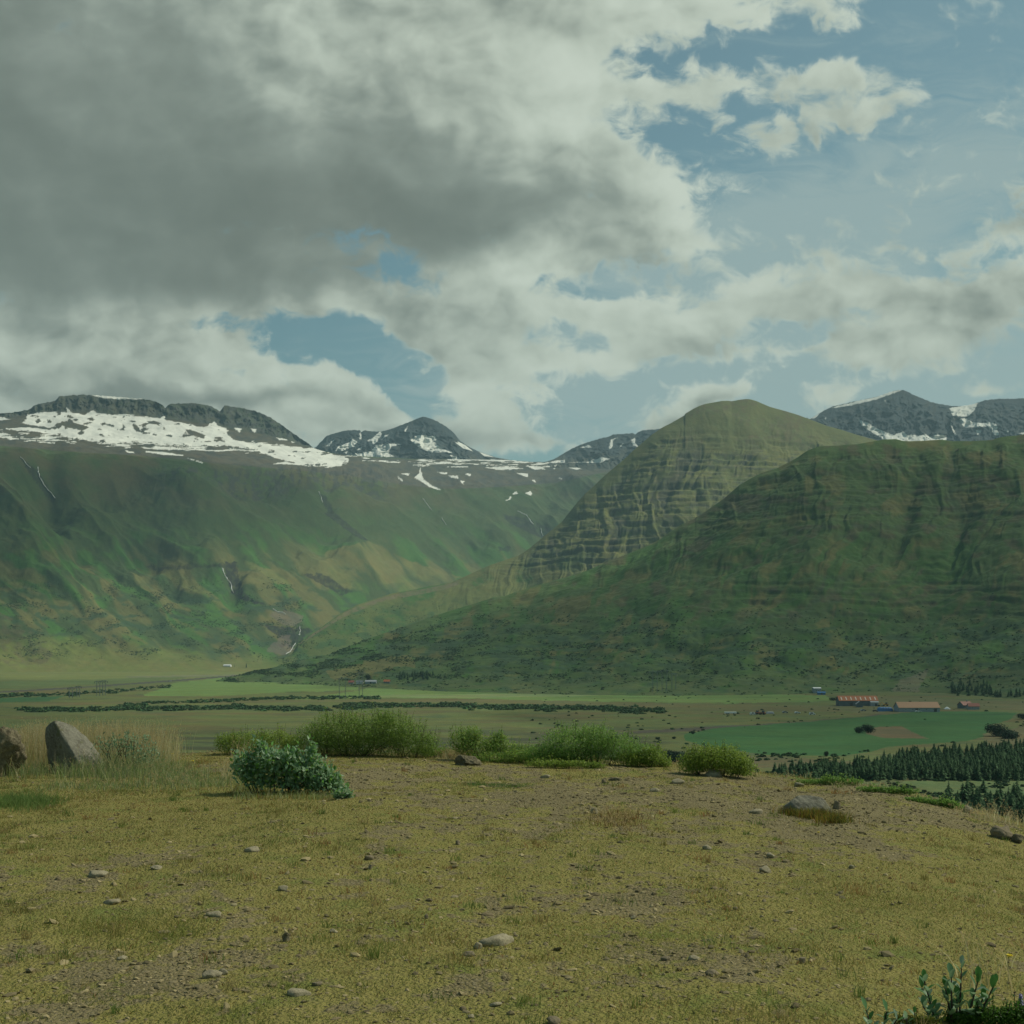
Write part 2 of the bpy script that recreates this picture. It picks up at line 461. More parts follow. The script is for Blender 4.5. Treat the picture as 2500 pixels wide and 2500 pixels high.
def with_back(us, Y, Z, n=24, drop=0.55, depth=1500):
    t = (np.linspace(0, 1, n + 1)[1:, None]) ** 1.5
    Yb = Y[-1:] + t * depth; Zb = np.maximum(Z[-1:] - t * depth * drop, -30)
    return np.concatenate([Y, Yb]), np.concatenate([Z, Zb])


def finish(name, us, Y, Z, nfront, C, mat):
    X = (us[None, :] - 1250) / F * Y
    P = np.stack([X, Y, Z], -1)
    V = H0 - F * (Z - ZC) / Y
    LAY[name] = dict(U=np.broadcast_to(us, Y.shape)[:nfront], V=V[:nfront], P=P[:nfront], C=C[:nfront])
    return grid_mesh('hill' if name in 'CD' else 'mountain', P, mat, C)


def snow_col(C, U, V, polys, holes, extra=None, wob=5.0, seed=3):
    nx = fbm(U / 16, V / 9, 4, seed) * wob; ny = fbm(U / 16 + 50, V / 9, 4, seed + 5) * wob * 0.6
    m = np.zeros(U.shape, bool)
    for p in polys: m |= inpoly(U + nx, V + ny, p)
    for p in holes: m &= ~inpoly(U + nx, V + ny, p)
    if extra is not None: m |= extra
    mf = m.astype(float)
    return mixc(C, SNOW * np.array([1, 1, 1]), mf), mf


# ---- A: the long snow-capped mountain on the left and the head of the side valley
def build_A():
    us = columns(-60, 1760, 1.7)
    foot = lambda u: cur(u, [(-900, 1660), (0, 1652), (300, 1645), (520, 1625), (640, 1612), (715, 1600), (760, 1560), (830, 1520), (1000, 1462), (1200, 1410), (1300, 1372), (1400, 1300), (1500, 1260), (3400, 1260)])
    footY = lambda u: cur(u, [(-900, 3000), (0, 3050), (500, 3250), (715, 3650), (1000, 4900), (1300, 5700), (1500, 6000), (3400, 6000)])
    m1 = lambda u: cur(u, [(-900, 1440), (0, 1450), (200, 1480), (400, 1500), (560, 1490), (700, 1470), (800, 1420), (900, 1400), (1010, 1400), (1130, 1380), (1300, 1320), (1500, 1220), (3400, 1220)])
    m1Y = lambda u: footY(u) + cur(u, [(-900, 480), (0, 480), (700, 480), (1000, 260), (3400, 200)])
    m2 = lambda u: cur(u, [(-900, 1260), (0, 1270), (300, 1300), (500, 1320), (700, 1330), (830, 1320), (950, 1320), (1080, 1310), (1200, 1290), (1300, 1260), (1500, 1180), (3400, 1180)])
    m2Y = lambda u: footY(u) + cur(u, [(-900, 800), (700, 850), (1000, 560), (3400, 420)])
    sh = lambda u: cur(u, [(-900, 1080), (0, 1090), (180, 1105), (350, 1115), (560, 1136), (750, 1152), (870, 1166), (950, 1180), (1050, 1195), (1130, 1195), (1240, 1190), (1360, 1180), (1500, 1150), (3400, 1150)])
    shY = lambda u: footY(u) + cur(u, [(-900, 1150), (0, 1200), (700, 1300), (900, 900), (1100, 850), (1300, 800), (3400, 700)])
    rim = lambda u: cur(u, [(-900, 1050), (0, 1046), (150, 1052), (350, 1080), (600, 1096), (800, 1116), (1000, 1124), (1240, 1126), (1320, 1132), (1450, 1131), (1600, 1130), (3400, 1130)])
    rimY = lambda u: shY(u) + cur(u, [(-900, 500), (0, 550), (700, 500), (1000, 700), (3400, 500)])
    # the snow apron rises to the foot of the cliff, the cliff to the skyline
    apr = lambda u: cur(u, [(-900, 1030), (0, 1022), (60, 1018), (120, 1004), (200, 1006), (300, 1015), (400, 1021), (520, 1040), (640, 1062), (740, 1084), (775, 1104), (850, 1114), (1000, 1122), (1240, 1124), (1320, 1130), (1450, 1129), (3400, 1128)])
    aprY = lambda u: rimY(u) + cur(u, [(-900, 300), (0, 350), (500, 380), (700, 300), (775, 150), (3400, 150)])
    top = lambda u: cur(u, [(-900, 1018), (-300, 1012)] + cr(1, [(0, 236), (30, 232), (75, 229), (110, 222), (150, 215), (175, 196), (205, 182), (240, 178), (290, 168), (310, 145), (360, 141), (430, 136), (480, 138), (600, 147), (740, 158), (790, 165), (830, 178), (852, 192), (866, 207), (885, 187), (920, 183), (1020, 181), (1060, 186), (1110, 198), (1135, 212), (1152, 224), (1162, 215), (1176, 191), (1210, 198), (1260, 205), (1340, 222), (1380, 238), (1420, 258), (1460, 284), (1500, 312), (1560, 355), (1620, 395), (1664, 436)]) + [(850, 1112), (1000, 1120), (1240, 1123), (1320, 1129.5), (1450, 1128), (3400, 1127)])
    topY = lambda u: aprY(u) + cur(u, [(-900, 60), (0, 60), (140, 90), (600, 100), (760, 40), (3400, 40)])
    v0 = lambda u: cur(u, [(-900, 1666), (300, 1652), (520, 1642), (715, 1640), (3400, 1640)])
    v0Y = lambda u: cur(u, [(-900, 2950), (500, 3150), (715, 3220), (3400, 3250)])
    Y, Z = layer_base(us, [(v0, v0Y), (foot, footY), (m1, m1Y), (m2, m2Y), (sh, shY), (rim, rimY), (apr, aprY), (top, topY)], [30, 110, 120, 130, 50, 46, 40], 0)
    top_keep = Z[-40:].copy()
    Y2, Z2 = Y.copy(), Z.copy()
    for _ in range(60):
        Z2[1:-46] = (Z2[:-47] + 2 * Z2[1:-46] + Z2[2:-45]) / 4
    Z = Z2
    U = np.broadcast_to(us, Y.shape).copy(); V = H0 - F * (Z - ZC) / Y; X = (U - 1250) / F * Y
    nf = Y.shape[0]
    # relief: gullies run down and to the right on the long flank
    ang = math.radians(38)
    wx = fbm(U / 160, V / 160, 3, 91) * 26
    c = (U * math.sin(ang) - V * math.cos(ang)) + wx; d = U * math.cos(ang) + V * math.sin(ang)
    flank = sstep(V, 1120, 1210) * (1 - sstep(V, foot(us)[None, :] - 70, foot(us)[None, :] - 5))
    g0 = ridged(c / 330 + .3, d / 1500, 2, 4); g1 = ridged(c / 150, d / 700, 3, 5); g2 = ridged(c / 52, d / 300, 4, 8); g3 = fbm(c / 14, d / 70, 4, 12)
    big = fbm(U / 260, V / 170, 4, 33)
    dz = flank * (1 - .72 * sstep(V, 1360, 1530)) * ((g0 - .5) * 120 + big * 60 + fbm(U / 90, V / 60, 4, 34) * 20 + (g1 - 0.5) * 42 + (g2 - 0.5) * 9 + g3 * 2)
    # cliff band at the upper rim of the dark flank (u 350..800) and hollow above the waterfall
    upl = sstep(V, 1130, 1150) * (1 - sstep(V, 1190, 1230)) * sstep(U, 330, 450) * (1 - sstep(U, 900, 1000))
    dz -= upl * (ridged(U / 26 + fbm(U / 20, V / 20, 2, 45), V / 90, 3, 44)) * 7
    for (uu, vv, ru, rv, dep) in [(572, 1415, 26, 60, 55), (780, 1345, 60, 45, 40), (800, 1235, 26, 60, 30), (120, 1200, 30, 110, 34), (1330, 1270, 30, 60, 34), (1120, 1330, 60, 26, 22), (830, 1420, 60, 30, 24), (25, 1500, 18, 90, 7), (60, 1560, 16, 60, 4)]:
        a = math.radians(35); du = U - uu; dv = V - vv
        p_ = (du * math.cos(a) + dv * math.sin(a)) if rv < ru else du; q_ = (-du * math.sin(a) + dv * math.cos(a)) if rv < ru else dv
        dz -= dep * np.exp(-(p_ / ru) ** 2 - (q_ / rv) ** 2)
    Z = Z + dz
    # cliff face relief
    fr = np.zeros(nf); fr[-40:] = np.linspace(0, 1, 40)
    clf = (fr * (1 - fr) * 4)[:, None] * (U < 770)
    Yd = clf * (ridged(U / 16 + fbm(U / 12, V / 12, 2, 70), V / 40, 3, 71) * 15 + fbm(U / 40, V / 40, 3, 72) * 60)
    Y = Y + Yd
    Z = Z + (fr[:, None] > 0.97) * fbm(U / 8, U * 0, 4, 73) * 5 * (U < 770)
    pl = ((V < sh(us)[None, :] + 10) & (fr[:, None] == 0))
    Z = Z + pl * fbm(X / 130, Y / 130, 5, 75) * 14
    V = H0 - F * (Z - ZC) / Y; X = (U - 1250) / F * Y
    # ---- ground colours
    C = np.ones(U.shape + (3,)) * DARKG
    hi = 1 - sstep(V, 1150, 1330)
    n_big = fbm(U / 120, V / 70, 5, 101); n_st = fbm(c / 30, d / 170, 5, 103); n_f = fbm(U / 18, V / 12, 4, 107)
    C = mixc(C, BROWN * 0.9, 0.75 * hi * sstep(n_big + n_st * 0.6, -0.35, 0.35))
    C = mixc(C, LUSH, sstep(n_big * 0.8 + n_st, -0.05, 0.3) * sstep(V, 1220, 1360) * 0.85)
    C = mixc(C, DRY * 0.85, sstep(-n_big * 0.6 + fbm(c / 40, d / 260, 4, 109) * 1.2, 0.0, 0.3) * sstep(V, 1280, 1400) * 0.75)
    # pale ribs of the side valley, in the dry tone
    rib = inpoly(U + n_f * 8, V + n_f * 8, [(545, 1345), (640, 1385), (760, 1405), (800, 1345), (900, 1320), (1000, 1370), (1130, 1410), (1040, 1440), (930, 1460), (860, 1440), (770, 1440), (700, 1425), (590, 1425)])
    C = mixc(C, DRY, rib * sstep(n_st, -0.3, 0.3) * 0.8)
    C = mixc(C, SCRUBC, sstep(fbm(U / 55, V / 22, 5, 113), 0.08, 0.3) * sstep(V, 1380, 1480) * (1 - sstep(V, 1590, 1630)) * 0.85)
    C = mixc(C, [0.145, 0.165, 0.040], sstep(V + n_big * 40 - (U - 200) * 0.10, 1545, 1600) * 0.85)
    C = mixc(C, DRY, sstep(V + n_big * 30, 1590, 1625) * (U < 640) * sstep(n_st + n_f * .3, -0.2, 0.2) * 0.55)
    lf = inpoly(U, V, [(-200, 1480), (0, 1495), (90, 1540), (150, 1580), (110, 1620), (-200, 1640)])
    C = mixc(C, BROWN, lf * sstep(n_f + n_st, -0.3, 0.4) * 0.6)
    # dark rock: cliff cap, gullies, ravines
    C = mixc(C, ROCK, (fr[:, None] > 0.02) * (U < 775) * (0.85 + 0.15 * np.sign(n_f)))
    pla = (V < sh(us)[None, :] - 2) & (fr[:, None] <= 0.02)
    C = mixc(C, [0.085, 0.078, 0.055], pla * 0.9)
    C = mixc(C, ROCK * 0.9, pla * sstep(n_f + fbm(U / 90, V / 14, 4, 119), 0.0, 0.25) * 0.7)
    C = mixc(C, ROCK * 0.8, sstep(-g2 - 0.2 * n_big, -0.42, -0.1) * (V < 1330) * flank * 0.0)
    C = mixc(C, ROCK * 0.75, np.clip(upl * sstep(n_f + ridged(U / 20, V / 120, 2, 121) * .5, 0.15, 0.4), 0, 1) * 0.8)
    for pl_, k in [([(548, 1378), (578, 1372), (590, 1440), (608, 1458), (650, 1475), (600, 1470), (566, 1450), (553, 1410)], .95),
                   ([(355, 1382), (450, 1380), (550, 1376), (552, 1384), (450, 1388), (380, 1396)], .7),
                   ([(640, 1525), (690, 1530), (760, 1535), (790, 1528), (750, 1545), (735, 1570), (720, 1575), (690, 1560), (660, 1540)], .85),
                   ([(670, 1572), (715, 1570), (720, 1580), (690, 1582)], .9),
                   ([(735, 1400), (800, 1405), (840, 1435), (870, 1445), (830, 1450), (790, 1430)], .8),
                   ([(780, 1205), (800, 1212), (815, 1250), (900, 1320), (870, 1312), (800, 1260)], .75),
                   ([(70, 1130), (100, 1160), (140, 1225), (125, 1228), (90, 1180), (60, 1140)], .7),
                   ([(1230, 1255), (1300, 1270), (1345, 1290), (1340, 1320), (1290, 1300), (1240, 1275)], .8),
                   ([(1220, 1335), (1250, 1335), (1250, 1345), (1215, 1345)], .8)]:
        C = mixc(C, ROCK * 0.35, inpoly(U + n_f * 16, V + n_f * 12, pl_) * k * (.45 + .55 * sstep(fbm(U / 7, V / 9, 4, 141), -.35, .1)))
    C = mixc(C, [0.14, 0.12, 0.09], inpoly(U + n_f * 10, V + n_f * 6, [(655, 1500), (700, 1490), (745, 1505), (725, 1530), (690, 1525)]) * 0.6)
    C = mixc(C, [0.13, 0.11, 0.085], inpoly(U + n_f * 10, V + n_f * 6, [(690, 1548), (712, 1552), (706, 1572), (720, 1585), (690, 1600), (650, 1590), (665, 1570)]) * 0.6)
    # snow
    main = cr(1, [(128, 268), (150, 242), (210, 228), (300, 226), (344, 226), (353, 206), (372, 229), (440, 242), (470, 232), (490, 219), (512, 236), (600, 242), (640, 236), (740, 248), (845, 262), (858, 240), (866, 268), (1000, 292), (1040, 306), (1090, 302), (1122, 275), (1146, 302), (1190, 312), (1195, 350), (1250, 376), (1320, 386), (1400, 391), (1520, 410), (1600, 421), (1640, 410), (1690, 428), (1830, 470), (1790, 503), (1720, 517), (1640, 505), (1560, 498), (1450, 468), (1380, 440), (1320, 418), (1180, 404), (1000, 402), (850, 397), (740, 378), (650, 388), (560, 390), (520, 386), (400, 367), (300, 347), (180, 330), (30, 318), (30, 312), (130, 308), (250, 318), (290, 314), (200, 300), (150, 293), (115, 285)])
    isl = [cr(1, p) for p in ([(290, 300), (320, 275), (380, 280), (460, 303), (440, 325), (370, 312), (330, 300), (300, 315)], [(526, 290), (550, 282), (562, 293), (540, 300)], [(638, 283), (658, 310), (645, 312)],
                              [(694, 285), (720, 298), (740, 333), (720, 332), (700, 310)], [(765, 278), (800, 270), (847, 285), (830, 296)], [(738, 300), (778, 313), (750, 313)],
                              [(973, 320), (1000, 318), (1078, 350), (1070, 368), (1010, 350), (980, 337)], [(1192, 312), (1225, 335), (1300, 320), (1345, 340), (1345, 375), (1300, 386), (1220, 372), (1195, 345)],
                              [(345, 240), (375, 245), (385, 258), (350, 255)], [(250, 270), (270, 272), (268, 290), (252, 288)], [(190, 260), (208, 262), (205, 285), (190, 288)], [(800, 338), (830, 350), (825, 356), (798, 345)], [(1120, 355), (1150, 355), (1170, 362), (1130, 372)])]
    sm = [cr(1, p) for p in ([(1225, 310), (1265, 314), (1258, 336)], [(1313, 313), (1346, 318), (1335, 338)], [(1450, 362), (1500, 368), (1510, 376), (1460, 374)], [(1525, 380), (1545, 386), (1535, 392)],
                             [(475, 137), (520, 137), (600, 144), (750, 158), (740, 162), (600, 160), (520, 151)], [(-60, 255), (20, 253), (35, 262), (60, 268), (0, 270), (-60, 268)], [(-60, 338), (30, 338), (55, 347), (0, 355), (-60, 352)],
                             [(760, 430), (850, 437), (960, 452), (960, 458), (850, 450), (765, 438)], [(740, 412), (900, 415), (1080, 420), (1080, 427), (900, 425), (760, 420)], [(660, 430), (700, 436), (705, 444), (665, 438)],
                             [(965, 463), (1060, 490), (1065, 498), (1010, 480)], [(1380, 437), (1470, 462), (1550, 480), (1530, 488), (1440, 468)], [(1420, 500), (1500, 488), (1640, 512), (1500, 500)], [(600, 396), (680, 400), (680, 410), (620, 405)])]
    sm += [cr(2, p) for p in ([(380, 549), (425, 548), (422, 560), (398, 556)], [(368, 563), (398, 588), (392, 592), (372, 575)], [(462, 560), (478, 548), (487, 515), (492, 545), (505, 580), (545, 612), (592, 634), (580, 637), (530, 618), (480, 585), (455, 572)],
                             [(577, 543), (625, 543), (622, 555), (600, 553)], [(630, 558), (688, 562), (682, 575), (650, 572)], [(714, 551), (752, 552), (742, 563)], [(698, 588), (717, 590), (712, 610)],
                             [(933, 690), (962, 670), (966, 675), (940, 695)], [(968, 656), (990, 643), (994, 652), (980, 662)], [(1038, 655), (1062, 640), (1074, 658), (1060, 664)], [(1040, 508), (1120, 514), (1140, 528), (1080, 528)],
                             [(395, 455), (500, 458), (505, 470), (420, 468)], [(500, 450), (570, 465), (565, 474), (510, 465)], [(612, 470), (640, 455), (660, 475), (740, 478), (720, 485), (640, 482)], [(700, 462), (860, 470), (960, 482), (930, 488), (800, 482), (720, 478)],
                             [(820, 518), (930, 514), (1030, 524), (900, 530)], [(1130, 495), (1240, 478), (1242, 492), (1360, 498), (1490, 495), (1340, 506), (1200, 503)], [(1180, 525), (1190, 518), (1192, 528)], [(1260, 520), (1330, 516), (1370, 524), (1300, 528)],
                             [(0, 498), (70, 498), (75, 508), (0, 518)], [(0, 455), (60, 462), (100, 470), (60, 476), (0, 470)], [(1070, 585), (1090, 583), (1088, 597)], [(1205, 570), (1230, 575), (1228, 582)], [(985, 545), (1050, 550), (1050, 570), (1020, 560)])]
    strk = fbm(U / 46, V / 3.6, 4, 131) + 0.25 * fbm(U / 200, V / 20, 2, 133)
    lo_edge = cur(us, [(-900, 1060), (0, 1062), (200, 1074), (400, 1086), (600, 1094), (850, 1112), (1000, 1126), (1240, 1128), (1500, 1130), (3400, 1130)])[None, :]
    band = sstep(V, lo_edge - 22, lo_edge - 6) * (1 - sstep(V, lo_edge + 6, lo_edge + 24))
    extra = (strk * band + (band - 1) * 0.3 > 0.14) & (fr[:, None] <= 0.02) & (U < 1500)
    nx = fbm(U / 14, V / 8, 4, 3)
    smask = inpoly(U + nx * 7, V + nx * 4 + strk * 9 * sstep(V, 1060, 1085), main)
    for p in isl: smask &= ~inpoly(U + nx * 8, V + nx * 5, p)
    smask &= ~((fbm(U / 26, V / 10, 5, 137) > 0.27) & (V > 1000) & (fr[:, None] <= .02))
    for p in sm: smask |= inpoly(U + nx * 5, V + nx * 2.5, p)
    smask |= extra
    sv = 1 + .22 * fbm(U / 50, V / 14, 4, 139)[..., None]
    C = C * (1 - smask[..., None]) + SNOW * sv * smask[..., None]
    Y, Z = with_back(us, Y, Z); Cb = np.ones((Y.shape[0] - nf, len(us), 3)) * ROCK
    o = finish('A', us, Y, Z, nf, np.concatenate([C, Cb]), M_MTN)
    return tag(o, kind='structure')


# ---- B: the peaks at the head of the valley, E: the far peaks on the right
def build_peaks(name, sky_pts, base_v, Yb, Yt, snow, seed, u0, u1):
    us = np.arange(u0, u1, 1.7)
    top = lambda u: cur(u, sky_pts); b = lambda u: np.full(u.shape, base_v)
    cx = [p[0] for p in sky_pts]
    Y, Z = layer_base(us, [(b, lambda u: np.full(u.shape, Yb)), (top, lambda u: np.full(u.shape, Yt) + 90 * fbm(u / 90, u * 0, 3, seed))], [110])
    nf = Y.shape[0]; U = np.broadcast_to(us, Y.shape).copy(); V = H0 - F * (Z - ZC) / Y
    t = np.linspace(0, 1, nf)[:, None]; w = 4 * t * (1 - t)
    g = ridged(U / 60 + fbm(U / 40, V / 30, 3, seed + 9) * 1.4, V / 110, 4, seed + 3); g2 = ridged(U / 18 + fbm(U / 20, V / 16, 2, seed + 8), V / 40, 3, seed + 4)
    Y = Y - w * ((g - .4) * 75 + fbm(U / 60, V / 50, 3, seed + 5) * 60)
    Z = Z + w * fbm(U / 20, V / 14, 3, seed + 6) * 4
    Z[-1] += fbm(us / 7, us * 0, 4, seed + 7) * 5
    V = H0 - F * (Z - ZC) / Y
    n = fbm(U / 26, V / 14, 5, seed + 20)
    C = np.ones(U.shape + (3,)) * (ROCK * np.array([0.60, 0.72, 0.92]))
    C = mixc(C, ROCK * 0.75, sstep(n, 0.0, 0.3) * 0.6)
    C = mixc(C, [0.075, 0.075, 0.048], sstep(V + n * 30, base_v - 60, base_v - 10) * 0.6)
    nx = fbm(U / 12, V / 8, 4, seed + 2)
    m = np.zeros(U.shape, bool)
    for p in snow: m |= inpoly(U + nx * 3, V + nx * 2, p)
    C = mixc(C, SNOW, m.astype(float))
    Y, Z = with_back(us, Y, Z, 12, 0.6, 1800); Cb = np.ones((Y.shape[0] - nf, len(us), 3)) * ROCK
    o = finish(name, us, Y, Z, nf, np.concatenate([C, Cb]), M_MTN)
    return tag(o, kind='structure')


def build_C():
    us = columns(690, 2260, 1.5, 680, 2900)
    crest = lambda u: cur(u, [(680, 1612), (700, 1606), (713, 1596), (727, 1572), (764, 1545), (792, 1526), (838, 1493)] + cr(2, [(150, 1240), (330, 1180), (540, 1140), (650, 1120), (850, 1030), (1000, 980), (1060, 940), (1120, 890), (1180, 842), (1230, 800), (1275, 742), (1310, 700), (1350, 655), (1400, 610), (1450, 562), (1500, 520), (1550, 478), (1600, 430), (1650, 388), (1700, 345), (1760, 305), (1800, 285), (1870, 245)]) +
                          cr(3, [(0, 318), (60, 280), (150, 240), (200, 210), (230, 195), (260, 185), (310, 176), (350, 169), (380, 168), (400, 171), (440, 163), (480, 159), (500, 161), (530, 170), (600, 200), (680, 222), (750, 243), (820, 270), (900, 300), (980, 322), (1050, 345), (1170, 378)]) + [(2300, 1120), (2900, 1200)])
    crestY = lambda u: cur(u, [(680, 3290), (713, 3320), (950, 3750), (1200, 3950), (1500, 4150), (1830, 4350), (2200, 4500), (2900, 4500)])
    foot = lambda u: cur(u, [(680, 1628), (713, 1622), (800, 1640), (2900, 1650)])
    footY = lambda u: cur(u, [(680, 3180), (800, 3150), (1200, 3000), (1700, 2900), (2900, 2900)])
    Y, Z = layer_base(us, [(foot, footY), (crest, crestY)], [430])
    # slightly concave foot, convex shoulder
    nf = Y.shape[0]; t = np.linspace(0, 1, nf)[:, None]
    U = np.broadcast_to(us, Y.shape).copy(); H = (Z[-1] - Z[0])[None, :]
    Z = Z - 0.16 * H * np.sin(np.pi * t) ** 1.2
    V = H0 - F * (Z - ZC) / Y; X = (U - 1250) / F * Y
    w = sstep(t, 0.0, 0.15) * (1 - sstep(t, 0.93, 1.0))
    wx = fbm(U / 140, V / 140, 4, 201) * 60 + fbm(U / 30, V / 30, 3, 202) * 9
    c = U + (V - 1200) * 0.18 + wx
    H = usmooth(us, H[0], 60)[None, :]; high = sstep(H, 150, 520)
    g1 = ridged(c / 62, V / 420, 3, 203); g2 = ridged(c / 23, V / 240, 3, 207)
    Z = Z + w * high * ((g1 - .5) * 13 + (g2 - .5) * 5) * (0.35 + 0.65 * sstep(V, 1040, 1120)) + w * fbm(X / 230, Y / 230, 4, 211) * 32 * (0.3 + 0.7 * high)
    # basalt benches
    V = H0 - F * (Z - ZC) / Y
    bx = Z + 22 * fbm(X / 600, Y / 600, 3, 215) + 7 * fbm(X / 110, Y / 110, 3, 216)
    amp = high * sstep(V, 1030, 1110) * (1 - sstep(V + (U - 1500) * .05, 1350, 1420)) * w
    brk = sstep(fbm(X / 70, Z / 30, 4, 217), -0.25, 0.25)
    Zr = Z.copy(); ris = np.zeros_like(Z)
    for per, st in ((34.0, 0.5), (15.0, 0.42)):
        q = (bx + per * 1.7 * fbm(bx / per / 3.6, X * 0 + per, 2, 219)) / per
        fq = q - np.floor(q); rs = sstep(fq, 0.52, 0.80)
        Zr += amp * brk * st * per * ((rs - fq))
        ris = np.maximum(ris, sstep(fq, 0.50, 0.60) * (1 - sstep(fq, 0.80, 0.92)) * (1 if per > 20 else .8))
    Z = Zr
    V = H0 - F * (Z - ZC) / Y
    nb = fbm(U / 90, V / 60, 5, 221); nf_ = fbm(U / 14, V / 9, 4, 223)
    C = np.ones(U.shape + (3,)) * np.array([0.128, 0.136, 0.042])
    C = mixc(C, [0.090, 0.112, 0.040], sstep(nb, -0.1, 0.3) * 0.8)
    C = mixc(C, LUSH * 0.9, sstep(nb + .4 * nf_, 0.05, 0.35) * sstep(V, 1330, 1450) * 0.9)
    C = mixc(C, SCRUBC * 1.1, sstep(fbm(U / 40, V / 20, 5, 227), -0.02, 0.28) * sstep(V, 1440, 1510) * 0.8)
    C = mixc(C, LUSH * 0.8, sstep(V, 1400, 1520) * 0.45)
    C = mixc(C, ROCK * 1.0, ris * amp * sstep(fbm(X / 45, Z / 14, 4, 229) + nf_ * .5, -0.2, 0.2) * 0.65)
    C = mixc(C, ROCK * 0.8, sstep(0.30 - g1, 0.0, 0.3) * amp * 0.6)
    C = mixc(C, [0.20, 0.17, 0.10], amp * (1 - ris) * sstep(fbm(X / 30, Z / 10, 3, 231), 0.12, 0.35) * 0.5)
    topm = (1 - sstep(V, 1060, 1130)) * high
    C = mixc(C, [0.105, 0.118, 0.042], topm * 0.75); C = mixc(C, BROWN, topm * sstep(nf_ + nb, 0.1, 0.4) * 0.6)
    # the pale track along the crest of the low spur
    C = mixc(C, [0.15, 0.125, 0.075], ((np.abs(t - 0.962) < 0.022) & (U < 1120)) * 0.7 * sstep(nf_, -.5, .1))
    Y, Z = with_back(us, Y, Z, 20, 0.6, 1300); Cb = np.ones((Y.shape[0] - nf, len(us), 3)) * DARKG
    o = finish('C', us, Y, Z, nf, np.concatenate([C, Cb]), M_HILL)
    return tag(o, kind='structure')


